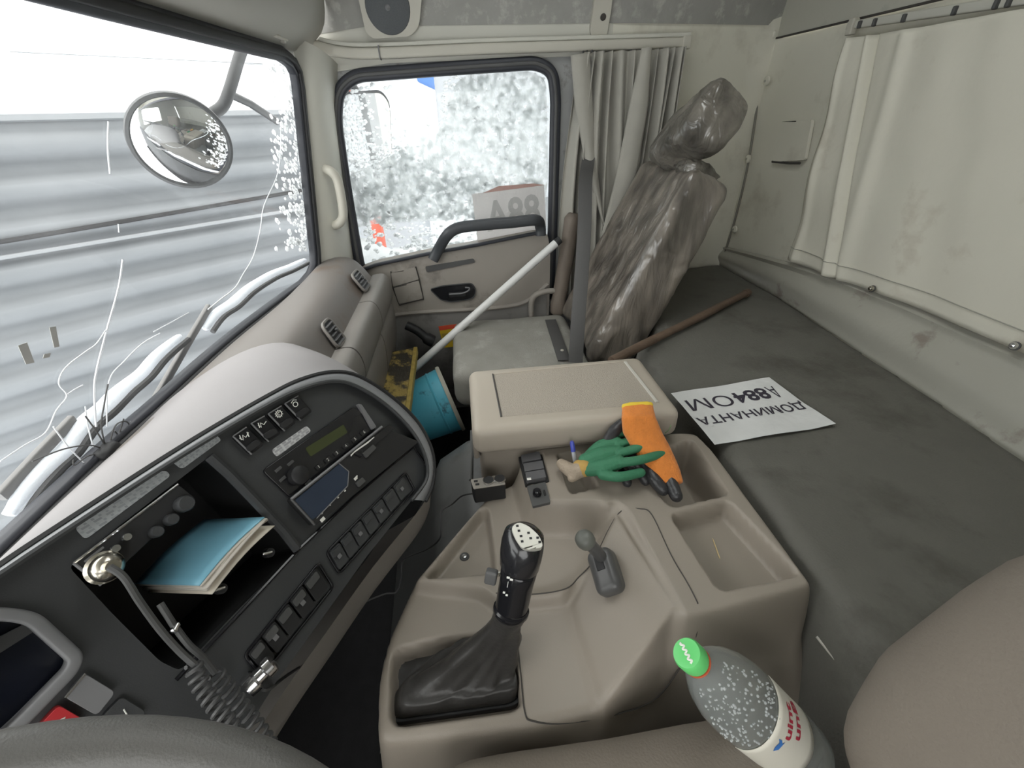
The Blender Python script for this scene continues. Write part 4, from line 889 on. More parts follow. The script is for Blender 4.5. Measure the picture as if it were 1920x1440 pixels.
obj('range_lever', xf(rbox((0.016, 0.020, 0.012), 0.003, 4), frame(sp_, _n(np.cross(lev, gn)), z=gn)), pm('lever_grey', (0.09, 0.09, 0.09), 0.45), gl)
obj('range_lever_pin', tube([sp_, apl((945, 1074), col_c + lev * 0.068, gn)], 0.003, 8), 'nickel', gl)

# ------------------------------------------------------------------ parking brake lever
pb = thing('parking_brake', 'small grey parking brake lever on the console ramp', 'brake lever', tuple(on_con((1140, 1080))))
hb = on_con((1142, 1075)); pn = _n(V(-0.25, 0.55, 0.8))
M_ = frame(hb + pn * 0.012, _n(V(1, 0.05, 0.25)), z=pn)
obj('housing', xf(rbox((0.072, 0.044, 0.042), 0.013, 6), M_), pm('brake_grey', (0.085, 0.085, 0.085), 0.33), pb, sharp=180)
obj('housing_slot', xf(rbox((0.026, 0.014, 0.004), 0.001, 2), M_ @ Matrix.Translation((0.012, 0.0, 0.0205))), 'soft_black', pb)
tipp = az((1097, 1012), 0.712); bs = hb + pn * 0.024 + V(0.008, 0, 0)
bs2 = apl((1130, 1047), hb + pn * 0.024, pn)
obj('stalk', tube(smooth_path([bs2 - (tipp - bs2) * 0.25, bs2, tipp * .5 + bs2 * .5 + V(0, 0, 0.002), tipp], 5), [0.0085] * 6 + [0.0100] * 10, 12), 'brake_grey', pb)
kd = _n(tipp - bs2)
obj('handle', xf(lathe([(0, -0.016), (0.010, -0.015), (0.0145, -0.008), (0.0155, 0.0), (0.014, 0.008), (0.009, 0.0125), (0, 0.0135)], 22), frame(tipp, _n(np.cross(kd, V(0, 0, 1))), z=kd)), pm('handle_grey', (0.13, 0.135, 0.12), 0.4), pb, sharp=180)
arr = [on_con(p, 0.001) for p in ((1126, 1098), (1146, 1096), (1140, 1112))]
obj('gate_mark', plate(arr, thick=(0, 0, -0.002)), 'soft_black', pb, smooth=False)

# ------------------------------------------------------------------ storage box with padded lid behind the console
pm('lid_plastic_lit', (0.40, 0.355, 0.295), 0.45, var=0.05, scale=6, bump=0.1, bscale=900)  # console plastic again, paler to put the top light into the colour
sbx = thing('storage_box', 'beige storage box with a wide armrest lid behind the console', 'storage box', (0.8, -0.2, 0.0))
LZ = 0.752
lid_px = [(886, 697), (1180, 662), (1288, 796), (1282, 800), (906, 834), (890, 815)]
lc4 = [az((880, 694), LZ), az((1190, 662), LZ), az((1278, 776), LZ), az((890, 800), LZ)]
x0, x1 = lc4[3][0] - 0.008, lc4[0][0]; y0, y1 = lc4[1][1] - 0.006, lc4[0][1]
cxm, cym = (x0 + x1) / 2, (y0 + y1) / 2
obj('body', xf(rbox((x1 - x0 - 0.02, y1 - y0 - 0.016, 0.50), 0.02, (4, 4, 4)), Matrix.Translation((cxm + 0.012, cym, 0.445))), 'beige_plastic', sbx)
lid = obj('lid', xf(rbox((x1 - x0 + 0.012, y1 - y0 + 0.006, 0.070), 0.021, (8, 8, 2)), Matrix.Translation((cxm, cym, LZ - 0.035))), 'lid_plastic_lit', sbx, sharp=180)
ip = [V(*az(p, LZ)[:2], LZ + 0.0006) for p in ((924, 702), (1170, 678), (1232, 757), (940, 782))]
pm('perforated', (0.37, 0.328, 0.275), 0.55, var=0.2, scale=420, detail=1.0, bump=0.5, bscale=420)
obj('lid_inlay', plate(fillet(ip, 0.004, 3), thick=(0, 0, -0.004)), 'perforated', lid, smooth=False)
obj('inlay_groove', tube([ip[0] , ip[3]], 0.0022, 6), 'seam_dark', lid)
obj('inlay_groove', tube([ip[0], ip[1]], 0.0020, 6), 'lid_plastic_lit', lid)
st = [V(*az(p, LZ)[:2], LZ + 0.001) for p in ((1172, 679), (1232, 755))]
obj('light_strip', sweep(st, rectprof(0.007, 0.003), (0, 0, 1)), pm('strip_light', (0.50, 0.48, 0.43), 0.5), lid)
obj('hinge', xf(rbox((0.03, 0.012, 0.05), 0.005, 3), Matrix.Translation((x0 + 0.03, y1 - 0.002, LZ - 0.07))), 'beige_plastic', sbx)

# engine tunnel under console and box
tn = grid(lambda u, v: V(0.40 + 0.68 * u, 0.30 - 0.55 * v + 0.02 * u, [0.02, 0.20, 0.40, 0.465, 0.48, 0.485, 0.485][min(6, int(v * 6))] * (1 - (v * 6 - int(v * 6))) + [0.02, 0.20, 0.40, 0.465, 0.48, 0.485, 0.485][min(6, int(v * 6) + 1)] * (v * 6 - int(v * 6)) - 0.10 * max(0, u - 0.75) * 4 * (u - 0.75) * 4), 24, 30)
et = thing('engine_tunnel', 'grey vinyl engine cover between dashboard and storage box', 'engine cover', (0.8, 0.1, 0.0))
obj('cover', tn, 'tunnel_vinyl', et, sharp=180)
obj('edge_fold', tube(smooth_path([az(p, 0.47) for p in ((884, 808), (884, 850), (882, 900))], 5), 0.004, 6), 'tunnel_vinyl', et)
# double lighter socket adaptor
so_ = thing('socket_adaptor', 'silver and black double lighter socket adaptor beside the storage box', 'socket', tuple(az((915, 925), 0.60)))
ZS = 0.645
fa = [V(*az(p, ZS)[:2], ZS) for p in ((882, 899), (940, 890), (948, 908), (888, 917))]
obj('body', plate(fillet([p - V(0, 0, 0.001) for p in fa], 0.004), thick=(0, 0, -0.040)), 'soft_black', so_, bevel=0.002)
obj('face', plate(fillet(fa, 0.003), thick=(0, 0, -0.002)), pm('brushed', (0.42, 0.39, 0.35), 0.35, metal=0.6), so_, smooth=False)
for p in ((916, 901), (937, 898)):
    q = az(p, ZS + 0.001); obj('socket_ring', xf(lathe([(0.0105, 0), (0.0125, 0), (0.012, 0.002), (0.0105, 0.002)], 20), Matrix.Translation(tuple(q))), 'chrome', so_)
    obj('socket_hole', xf(lathe([(0, 0), (0.0105, 0), (0.0105, 0.0008), (0, 0.0008)], 20), Matrix.Translation(tuple(q))), 'soft_black', so_)
for p in ((892, 902), (895, 908)):
    obj('usb_port', xf(rbox((0.005, 0.008, 0.001), 0.0004, 2), Matrix.Translation(tuple(az(p, ZS + 0.0008)))), 'soft_black', so_)
ca = [az((888, 925), 0.615), az((866, 930), 0.54), az((848, 945), 0.492), az((828, 958), 0.490), az((826, 985), 0.487), az((824, 1010), 0.47), az((800, 1030), 0.42), az((757, 1050), 0.35), az((752, 1085), 0.32), az((743, 1110), 0.30), az((718, 1115), 0.30), az((670, 1140), 0.30), az((632, 1207), 0.34), az((595, 1230), 0.40), fp((540, 1265), -0.06), fp((507, 1290), 0.005), fp((492, 1293), 0.014)]
tag(obj('power_cable', tube(smooth_path(ca, 8), 0.0020, 6), 'dark_grey'), 'thin black cable from the socket adaptor to the lighter plug', 'cable')
# ================================================================== passenger door
win2 = thing('window_2', 'passenger side window crusted with melting snow', 'window', (1.8, 0, 0.85), kind='structure')
gw = [(640, 232), (644, 180), (668, 155), (850, 141), (1000, 131), (1024, 146), (1030, 185), (1022, 430), (1018, 470), (690, 500)]
gl3 = fillet([ax(p, SX + 0.02) for p in wo], 0.04)
obj('glass', plate(gl3, thick=(0.004, 0, 0)), 'side_glass', win2, smooth=False)
seal2 = fillet([ax(p, SX - 0.008) for p in wo[:8] + [(1030, 560), (700, 560)] + wo[11:]], 0.05, 6)
obj('seal', sweep(seal2, rectprof(0.040, 0.024, 0.4), (1, 0, 0), True), 'rubber', win2)
obj('seal_lip', sweep([p + V(-0.012, 0, 0) for p in seal2], rectprof(0.012, 0.010, 0.4), (1, 0, 0), True), 'dark_grey', win2)
# snow: a ledge along the bottom, lumps over the lower part, melting crust above
lw = [(668, 470), (700, 492), (745, 498), (800, 478), (850, 470), (940, 452), (1020, 435)]
lt = [(668, 448), (690, 452), (720, 463), (760, 466), (810, 462), (838, 466), (900, 452)]
gl_ = []
for i in range(60):
    u = i / 59; a = lerp_path([ax(p, SX + 0.03) for p in ((660, 505), (700, 512), (800, 492), (1000, 440))], u); b = lerp_path([ax(p, SX + 0.03) for p in ((655, 436), (690, 452), (735, 466), (790, 464), (840, 452), (900, 456), (1000, 436))], u)
    ring = []
    for k in range(10):
        w_ = k / 9; p = a * (1 - w_) + b * w_ + V(0.05 * math.sin(math.pi * w_) + 0.004, 0, 0.012 * (RNG.random() - 0.5) * (k == 9)); ring.append(p)
    gl_.append(ring)
obj('snow_ledge', loft(gl_, False, False), 'window_snow', win2, sharp=180)
sp = []
gp = [p for p in gw]
gy = np.array([[p[0], p[1]] for p in gw], float)
def in_glass(x, y): return poly_sdf(np.array([x]), np.array([y]), gy)[0] < -4
while len(sp) < 2600:
    x_ = RNG.uniform(636, 1034); y_ = RNG.uniform(130, 500)
    d_ = 0.10
    if y_ > 250: d_ = 0.35 + 0.5 * min(1, (y_ - 250) / 100)
    if x_ > 830 and y_ < 260: d_ = 0.55
    if 690 < x_ < 830 and y_ < 230: d_ = 0.02
    if x_ < 700 and y_ < 300: d_ = 0.30
    if y_ > 415 and x_ > 690: d_ *= 0.5
    # clustering
    d_ *= 0.35 + 1.3 * float(vnoise(np.array([[x_ * 0.02, y_ * 0.03, 0.5]]), 1.0)[0])
    if RNG.random() < d_ and in_glass(x_, y_): sp.append((x_, y_, RNG.uniform(0.003, 0.009) * (1.25 if y_ > 330 else 1.0)))
o = obj('snow_lumps', snow_clumps(sp, lambda p: ax(p, SX + 0.032), (1, 0, 0), RNG, 0.6), 'window_snow', win2); o['kind'] = 'stuff'
cr = [(842, 175), (870, 140), (1000, 133), (1024, 150), (1028, 330), (1020, 400), (900, 410), (700, 420), (655, 430), (650, 330), (720, 300), (800, 250), (835, 220)]
crp = [ax(p, SX + 0.027) for p in cr]
obj('snow_crust', plate(fillet(crp, 0.03), thick=(0.002, 0, 0)), 'melting_snow', win2, smooth=False)

door = thing('door_1', 'grey passenger door with dark grab bar and snowy window', 'door', (1.75, 0.0, 0.1), kind='structure')
DX = 1.725
def dpt(p, off=0.0): return ax(p, DX - off)
tr = [(672, 508), (702, 497), (800, 476), (900, 458), (1002, 438), (1026, 436), (1032, 470), (1030, 560), (1028, 620)]
trim = [dpt(p) for p in tr] + [V(DX, -0.34, 0.10), V(DX, 0.46, 0.10), V(DX, 0.46, 0.74)]
obj('door_trim', plate(fillet(trim, 0.02, 4), thick=(0.075, 0, 0)), 'door_plastic', door, bevel=0.012, bseg=3)
# lower cloth field, recessed under the swooping arm rest
low = [(705, 600), (760, 585), (840, 580), (930, 575), (985, 565), (1026, 535)]
lo3 = [dpt(p, 0.004) for p in low] + [V(DX - 0.004, -0.335, 0.12), V(DX - 0.004, 0.42, 0.12), V(DX - 0.004, 0.42, 0.60)]
obj('cloth_panel', plate(fillet(lo3, 0.015), thick=(0.02, 0, 0)), 'door_lower', door, bevel=0.003)
sw_ = smooth_path([dpt(p, 0.004) for p in ((700, 600), (760, 588), (850, 582), (930, 577), (985, 566), (1028, 532))], 6)
obj('swoop_edge', tube(sw_, 0.009, 8), 'door_plastic', door)
obj('belt_seal', sweep([dpt(p, 0.004) for p in ((672, 509), (702, 497), (800, 476), (900, 458), (1004, 437))], rectprof(0.012, 0.016), (1, 0, 0)), 'rubber', door)
# front cover with a groove, slot, latch recess
obj('cover_cap', plate(fillet([dpt(p, 0.008) for p in ((733, 512), (779, 502), (785, 524), (737, 538))], 0.006), thick=(0.012, 0, 0)), 'door_plastic', door, bevel=0.002)
obj('cover_flap', plate(fillet([dpt(p, 0.008) for p in ((738, 540), (785, 526), (793, 560), (748, 570))], 0.006), thick=(0.012, 0, 0)), 'door_plastic', door, bevel=0.002)
obj('groove', tube([dpt(p, 0.003) for p in ((733, 509), (737, 540), (749, 572), (794, 561), (786, 524), (779, 500))], 0.003, 6), 'seam_dark', door)
obj('groove', tube([dpt(p, 0.004) for p in ((737, 539), (786, 525))], 0.003, 6), 'seam_dark', door)
obj('lock_slot', plate(fillet([dpt(p, 0.005) for p in ((797, 500), (888, 485), (891, 492), (800, 511))], 0.008), thick=(0.01, 0, 0)), 'dark_grey', door, bevel=0.002)
bz = fillet([dpt(p, 0.006) for p in ((806, 542), (830, 536), (884, 531), (892, 542), (890, 556), (878, 562), (845, 566), (826, 562))], 0.012, 4)
lz = obj('latch_bezel', plate(bz, thick=(0.012, 0, 0)), 'gloss_black', door, bevel=0.002)
obj('latch_rim', sweep(bz, rectprof(0.004, 0.006), (1, 0, 0), True), 'charcoal', lz)
obj('latch_lever', xf(rbox((0.016, 0.075, 0.022), 0.007, 5), Matrix.Translation(tuple(dpt((858, 552), 0.016)))), 'soft_black', lz)
obj('latch_pull', tube(smooth_path([dpt(p, 0.024) for p in ((842, 552), (866, 550), (878, 545), (880, 540), (872, 539))], 5), 0.003, 6), 'mid_grey', lz)
# grab bar across the window corner
gb = [(812, 487), (822, 468), (838, 442), (858, 428), (900, 422), (960, 417), (1005, 413), (1013, 425), (1014, 441)]
gbp = smooth_path([dpt(p, 0.045 if 1 < i < 7 else 0.015) for i, p in enumerate(gb)], 6)
obj('grab_bar', sweep(gbp, rectprof(0.042, 0.030, 0.45), (1, 0, 0)), pm('bar_grey', (0.050, 0.054, 0.060), 0.42), door, sharp=60, label='dark grey grab bar')
# warning sticker low on the door
ws_ = tag(obj('warning_sticker', plate([ax(p, DX - 0.0055) for p in ((822, 612), (862, 607), (868, 648), (832, 652))], thick=(0.001, 0, 0)), pm('sticker_yellow', (0.62, 0.42, 0.03), 0.5), smooth=False), 'yellow and red warning sticker low on the passenger door', 'sticker')
obj('red_band', plate([ax(p, DX - 0.0062) for p in ((822, 612), (862, 607), (863, 614), (824, 620))], thick=(0.0006, 0, 0)), pm('sticker_red', (0.60, 0.08, 0.04), 0.5), ws_, smooth=False)
obj('text_block', plate([ax(p, DX - 0.0062) for p in ((828, 626), (860, 622), (862, 632), (831, 636))], thick=(0.0006, 0, 0)), pm('sticker_ink', (0.40, 0.28, 0.05), 0.5), ws_, smooth=False)
# grab handle on the pillar
gh = thing('pillar_handle', 'cream grab handle on the windscreen pillar', 'handle', tuple(ax((625, 370), 1.70)))
hp = [(602, 316), (618, 320), (632, 336), (640, 372), (643, 405), (634, 420), (618, 424)]
hp3 = [ax(p, 1.70 if i in (0, 6) else 1.655) for i, p in enumerate(hp)]
obj('bar', tube(smooth_path(hp3, 6), 0.0155, 12), 'cream_plastic', gh, sharp=180)
for p in (hp3[0], hp3[6]): obj('end_mount', xf(rbox((0.045, 0.035, 0.030), 0.010, 4), Matrix.Translation(tuple(p + V(0.006, 0.004, 0)))), 'cream_plastic', gh)
# white paper sheet against the glass
wp = thing('window_notice', 'pale paper sheet with grey A88 leaning inside the side window', 'paper sheet', tuple(ax((950, 440), 1.785)))
pp_ = [(885, 364), (1020, 346), (1024, 420), (1022, 432), (896, 458)]
obj('sheet', plate([ax(p, 1.787) for p in pp_], thick=(0.0008, 0, 0)), snow_mat('thin_paper', (0.80, 0.78, 0.77), 0.62), wp, smooth=False)
tl = ax((907, 398), 1.785); trr = ax((1022, 380), 1.785)
obj('lettering', text_geo('A88', 0.155, frame(ax((963, 402), 1.7855), _n(trr - tl), z=V(-1, 0, 0)), bold=0.004, sx=0.84), snow_mat('ghost_ink', (0.60, 0.60, 0.59), 0.55), wp, smooth=False)
tf = [ax(p, 1.786) for p in ((905, 362), (935, 349), (1000, 344), (1022, 347))]
obj('torn_top', plate(tf, thick=(0.0006, 0, 0)), snow_mat('pink_paper', (0.62, 0.45, 0.41), 0.5), wp, smooth=False)

# ================================================================== headliner fittings
sk = thing('roof_speaker', 'square cream loudspeaker above the side window', 'loudspeaker', tuple(ax((728, 30), 1.75)))
sn = _n(V(-1, 0, -0.3)); sc0 = ax((728, 20), 1.775)
sq = fillet([apl(p, sc0 + sn * 0.012, sn) for p in ((660, -58), (796, -64), (786, 50), (770, 68), (700, 73), (686, 62))], 0.03, 5)
obj('bezel', plate(sq, thick=-sn * 0.03), 'cream_plastic', sk, bevel=0.005)
gc = apl((727, 14), sc0 + sn * 0.014, sn)
obj('grille', xf(lathe([(0, 0.004), (0.050, 0.004), (0.066, 0.001), (0.069, -0.004), (0.0, -0.004)], 36), frame(gc, V(0, 1, 0), z=sn)), pm('grille_grey', (0.085, 0.09, 0.095), 0.7, var=0.3, scale=500), sk)
obj('centre_cap', xf(lathe([(0, 0.008), (0.006, 0.006), (0.009, 0.003), (0, 0.003)], 14), frame(gc, V(0, 1, 0), z=sn)), 'mid_grey', sk)
gs_ = thing('strap_cover', 'cream belt strap cover on the fabric lining', 'cover', tuple(ax((1128, 40), 1.76)))
so3 = fillet([apl(p, V(1.79, -0.5, 1.55) + sn * 0.02, sn) for p in ((1120, -40), (1152, -40), (1146, 20), (1138, 66), (1128, 73), (1112, 72), (1106, 62), (1112, 20))], 0.01, 3)
obj('body', plate(so3, thick=-sn * 0.035), 'cream_plastic', gs_, bevel=0.006)
obj('bolt_hole', xf(lathe([(0, 0.001), (0.008, 0.001), (0.010, 0)], 14), frame(apl((1131, 32), V(1.79, -0.5, 1.55) + sn * 0.021, sn), V(0, 1, 0), z=sn)), 'gap_dark', gs_)

# ================================================================== side curtain gathered beside the passenger seat
cur = thing('side_curtain', 'pleated grey curtain bunched beside the passenger seat', 'curtain', (1.78, -0.75, 0.7))
CT = [ax(p, 1.74) for p in ((1078, 100), (1130, 92), (1200, 88), (1288, 86))]; CB = [ax(p, 1.74) for p in ((1115, 420), (1130, 480), (1180, 460), (1240, 420))]
top_a, top_b = ax((1092, 97), 1.745), ax((1290, 86), 1.745)
npl = 12
def curt(u, v):
    p = top_a * (1 - u) + top_b * u; ph = u * npl * 2 * math.pi
    z = p[2] - 0.004 - v * 0.86
    amp = 0.024 + 0.010 * math.sin(9 * u) ; y = p[1] + 0.008 * math.sin(ph * 0.5 + 1 + 2 * v) + (0.10 * v * (0.5 - u)) + 0.02 * math.sin(3 * v + 7 * u)
    return V(p[0] - 0.004 + amp * math.sin(ph + 0.8 * math.sin(3 * v + 4 * u)), y, z)
obj('pleated_cloth', grid(curt, 200, 30), 'curtain_cloth', cur, sharp=180, solid=0.0015)
def flap(u, v):
    a = lerp_path([ax(p, 1.715) for p in ((1070, 104), (1078, 200), (1096, 300), (1130, 420))], v); b = lerp_path([ax(p, 1.725) for p in ((1106, 100), (1112, 200), (1118, 300), (1133, 425))], v)
    return a * (1 - u) + b * u + V(-0.014 * math.sin(math.pi * u), 0, 0)
obj('front_flap', grid(flap, 10, 24), 'curtain_cloth', cur, sharp=180, solid=0.002)
def fold2(u, v):
    a = lerp_path([ax(p, 1.70) for p in ((1203, 90), (1180, 200), (1155, 330), (1125, 450))], v); b = lerp_path([ax(p, 1.70) for p in ((1222, 88), (1215, 200), (1195, 320), (1165, 450))], v)
    return a * (1 - u) + b * u + V(-0.012 * math.sin(math.pi * u), 0, 0)
obj('loose_fold', grid(fold2, 8, 20), 'curtain_cloth', cur, sharp=180, solid=0.002)
for k in range(8):
    p = ax((1094 + k * 5.0 + (k > 2) * 60 + k * k * 1.6, 95 - k * 0.8), 1.76); obj('hook', tube([p, p + V(0, 0, -0.012)], 0.003, 6), 'dark_grey', cur)

# ================================================================== sleeper wall fittings and back curtain
for i, (p, w_) in enumerate((((1448, 65), 'top'), ((1437, 152), 'upper'), ((1402, 298), 'middle'), ((1377, 430), 'lowest'))):
    b_ = thing('wall_button', ['cream trim button at the top of the sleeper wall seam', 'cream trim button below the topmost one on the sleeper wall', 'cream trim button level with the access panel', 'cream trim button just above the bunk skirt'][i], 'button', tuple(ay(p, BY + 0.01)), 'trim buttons on the sleeper wall')
    c_ = ay(p, BY + 0.022)
    obj('disc', xf(lathe([(0, 0.006), (0.010, 0.005), (0.015, 0.002), (0.016, -0.004)], 20), frame(c_, V(1, 0, 0), z=V(0, 1, 0))), 'vinyl_wall', b_)
    obj('centre_pin', xf(lathe([(0, 0.009), (0.004, 0.008), (0.005, 0.004)], 12), frame(c_, V(1, 0, 0), z=V(0, 1, 0))), 'vinyl_skirt', b_)
ap = tag(obj('access_panel', plate(fillet([ay(p, BY + 0.016) for p in ((1465, 228), (1522, 224), (1508, 300), (1448, 304))], 0.008), thick=(0, -0.012, 0)), 'vinyl_wall', bevel=0.003), 'square vinyl access panel in the sleeper back wall', 'panel')
obj('lower_gap', tube([ay(p, BY + 0.014) for p in ((1448, 303), (1480, 306), (1500, 306))], 0.004, 6), 'gap_dark', ap)
rl = thing('rear_curtain_rail', 'pale curtain rail along the top of the sleeper wall', 'rail', tuple(ay((1750, 40), BY + 0.03)))
ra_ = [ay(p, BY + 0.025) for p in ((1592, 48), (1700, 32), (1900, 2), (1990, -12))]
obj('track', sweep(ra_, rectprof(0.020, 0.016), (0, 1, 0)), 'pillar_trim', rl)
obj('end_clip', xf(rbox((0.022, 0.02, 0.04), 0.004, 3), Matrix.Translation(tuple(ay((1598, 50), BY + 0.03)))), 'cream_plastic', rl)
for p in ((1612, 46), (1640, 42), (1695, 34), (1790, 20), (1868, 8), (1892, 4)): obj('glider', xf(rbox((0.008, 0.012, 0.018), 0.003, 3), Matrix.Translation(tuple(ay(p, BY + 0.036)))), 'dark_grey', rl)
bc_ = thing('back_curtain', 'pale creased curtain covering the sleeper back wall', 'curtain', tuple(ay((1750, 500), BY + 0.03)))
ct3 = smooth_path([ay(p, BY + 0.03) for p in ((1592, 72), (1640, 66), (1750, 48), (1920, 18), (2050, 0))], 5); cb3 = smooth_path([ay(p, BY + 0.022) for p in ((1486, 486), (1560, 518), (1640, 545), (1780, 598), (1905, 652), (2050, 712))], 5)
def bcur(u, v):
    a, b = lerp_path(ct3, u), lerp_path(cb3, u); p = a * (1 - v) + b * v
    f = 0.004 * math.sin(26 * u + 2.0 * v) * (1 - u) ** 0.6 + 0.016 * math.exp(-((u - 0.16 - 0.05 * v) / 0.018) ** 2) - 0.016 * math.exp(-((u - 0.19 - 0.06 * v) / 0.012) ** 2) + 0.010 * math.exp(-((u - 0.36 + 0.10 * v) / 0.03) ** 2) + 0.010 * math.exp(-((u - 0.03) / 0.015) ** 2)
    f += 0.012 * float(fbm([[p[0] * 2.2, 0, p[2] * 1.2]], 3)[0]) + 0.006 * math.sin(14 * v) * math.exp(-(u / 0.08) ** 2)
    s_ = 0.0
    return p + V(0, f + 0.012, s_)
obj('cloth', grid(bcur, 150, 50), 'back_curtain_cloth', bc_, sharp=180, solid=0.001)
obj('hem_seam', tube([bcur(u, 0.93) + V(0, 0.003, 0) for u in np.linspace(0, 1, 60)], 0.0014, 5), 'vinyl_skirt', bc_)
for p, L_ in (((1633, 541), 'dark snap stud at the foot of the back curtain'), ((1900, 648), 'shiny snap stud at the foot of the back curtain')):
    b_ = thing('snap_stud', L_, 'stud', tuple(ay(p, BY + 0.05)), 'snap studs of the back curtain')
    obj('cap', xf(lathe([(0, 0.006), (0.005, 0.005), (0.008, 0.001), (0.008, -0.004)], 16), frame(ay(p, BY + 0.05), V(1, 0, 0), z=V(0, 1, 0.3))), 'chrome' if p[0] > 1700 else 'nickel', b_)
    obj('base_ring', xf(lathe([(0.008, -0.003), (0.010, -0.003), (0.010, -0.006)], 16), frame(ay(p, BY + 0.05), V(1, 0, 0), z=V(0, 1, 0.3))), 'dark_grey', b_)

# ================================================================== passenger seat in clear plastic wrap
seat = thing('passenger_seat', 'grey passenger seat with its backrest wrapped in crumpled plastic', 'seat', (1.45, -0.15, 0.0))
pm('seat_cloth', (0.27, 0.262, 0.235), 0.85, var=0.18, scale=14, bump=0.3, bscale=250, dirt=((0.35, 0.34, 0.315), 0.55, 12, 0.15))
CZs = 0.545
cfront = az((852, 640), CZs); ccor = az((1095, 672), CZs)
obj('cushion', xf(rbox((0.46, 0.49, 0.15), 0.045, (10, 10, 4), lambda P, N_: 0.006 * fbm(P, 9)), Matrix.Translation((1.455, -0.165, CZs - 0.075))), 'seat_cloth', seat, sharp=180)
obj('pedestal', xf(rbox((0.36, 0.36, 0.38), 0.02, 3), Matrix.Translation((1.46, -0.18, 0.20))), 'soft_black', seat)
# wrap material: shiny film with streaky creases over brown-grey cloth
def wrap_mat(name, col, stretch, strength=0.5):
    m = bpy.data.materials.new(name); m.use_nodes = True; N = m.node_tree.nodes; L = m.node_tree.links; b = N['Principled BSDF']
    b.inputs['Roughness'].default_value = 0.30; b.inputs['Coat Weight'].default_value = 0.7; b.inputs['Coat Roughness'].default_value = 0.12; b.inputs['Specular IOR Level'].default_value = 0.6
    tc = N.new('ShaderNodeTexCoord'); mp = N.new('ShaderNodeMapping'); mp.inputs['Scale'].default_value = stretch; L.new(tc.outputs['Object'], mp.inputs['Vector'])
    mp.inputs['Rotation'].default_value = (math.radians(-23), 0, 0)
    n1 = N.new('ShaderNodeTexNoise'); n1.inputs['Scale'].default_value = 9; n1.inputs['Detail'].default_value = 6; L.new(mp.outputs[0], n1.inputs['Vector'])
    cr_ = N.new('ShaderNodeValToRGB'); cr_.color_ramp.elements[0].position = 0.35; cr_.color_ramp.elements[1].position = 0.68
    cr_.color_ramp.elements[0].color = (*(np.array(col) * 0.55), 1); cr_.color_ramp.elements[1].color = (*(np.array(col) * 1.8), 1); L.new(n1.outputs['Fac'], cr_.inputs[0]); L.new(cr_.outputs[0], b.inputs['Base Color'])
    n2 = N.new('ShaderNodeTexNoise'); n2.inputs['Scale'].default_value = 15; n2.inputs['Detail'].default_value = 2.5; n2.inputs['Distortion'].default_value = 1.2; L.new(mp.outputs[0], n2.inputs['Vector'])
    bp = N.new('ShaderNodeBump'); bp.inputs['Strength'].default_value = 0.45; bp.inputs['Distance'].default_value = 0.010; L.new(n2.outputs['Fac'], bp.inputs['Height'])
    L.new(bp.outputs[0], b.inputs['Normal']); L.new(bp.outputs[0], b.inputs['Coat Normal']); bp.inputs['Strength'].default_value = strength; MATS[name] = m; return m
wrap_mat('wrap_back', (0.135, 0.118, 0.10), (2.2, 2.2, 0.5)); wrap_mat('wrap_head', (0.11, 0.10, 0.085), (1.6, 1.6, 1.2), 1.0)
lean = math.radians(24); bu_ = V(0, -math.sin(lean), math.cos(lean)); bn_ = V(0, math.cos(lean), math.sin(lean))
bo = V(1.462, -0.475, 0.50)
BM = frame(bo + bu_ * 0.33, V(1, 0, 0), z=bu_)
def crumple(P, N_): return 0.010 * (ridged(P * np.array([1.5, 1.5, 0.35]), 9) - 0.6) + 0.006 * (ridged(P * np.array([1.2, 1.2, 0.7]) + 0.3 * fbm(P, 6)[:, None], 17) - 0.6)
def seat_shape(g):
    out = []
    for p in g[0]:
        p = np.array(p); t = (p[2] + 0.34) / 0.68; w = 1 - 0.10 * max(0, t - 0.55) * 2 + 0.04 * math.sin(math.pi * t); out.append(V(p[0] * w, p[1] * (1.06 - 0.22 * t) + 0.030 * (abs(p[0]) / 0.22) ** 2 * (p[1] > 0), p[2]))
    return out, g[1]
br_ = obj('backrest', xf(seat_shape(rbox((0.43, 0.150, 0.66), 0.040, (40, 12, 60), crumple)), BM), 'wrap_back', seat, sharp=180, label='backrest in crumpled clear plastic')
HM = frame(ax((1300, 250), 1.43), _n(V(1, 0.05, -0.42)), z=_n(bu_ + V(0, -0.25, 0)))
def crh(P, N_): return 0.012 * (ridged(P * np.array([1, 1, 0.8]) + 0.2 * fbm(P, 8)[:, None], 14) - 0.6)
def head_shape(g):
    out = []
    for p in g[0]:
        p = np.array(p); t = (p[2] + 0.095) / 0.19; out.append(V(p[0] * (0.82 + 0.22 * math.sin(math.pi * min(1, t * 0.9))), p[1] * (1.0 + 0.15 * math.sin(math.pi * t)), p[2] + 0.0))
    return out, g[1]
hd = obj('headrest', xf(head_shape(rbox((0.29, 0.12, 0.175), 0.032, (34, 14, 24), crh)), HM), 'wrap_head', seat, sharp=180, label='headrest tied up in a crumpled plastic bag')
kn_ = bo + bu_ * 0.668 + V(-0.02, 0.01, 0)
def knot(P, N_): return 0.014 * (ridged(P, 40) - 0.5)
obj('tied_film', xf(rbox((0.22, 0.11, 0.05), 0.022, (14, 8, 6), knot), frame(kn_, V(1, 0, 0), z=bu_)), 'wrap_head', hd, sharp=180)
obj('bag_corner', xf(rbox((0.06, 0.045, 0.05), 0.02, (8, 6, 6), knot), frame(adep((1358, 206), 1.27), V(1, 0.2, 0.3), z=V(0.2, -0.4, 1))), 'wrap_head', hd, sharp=180)
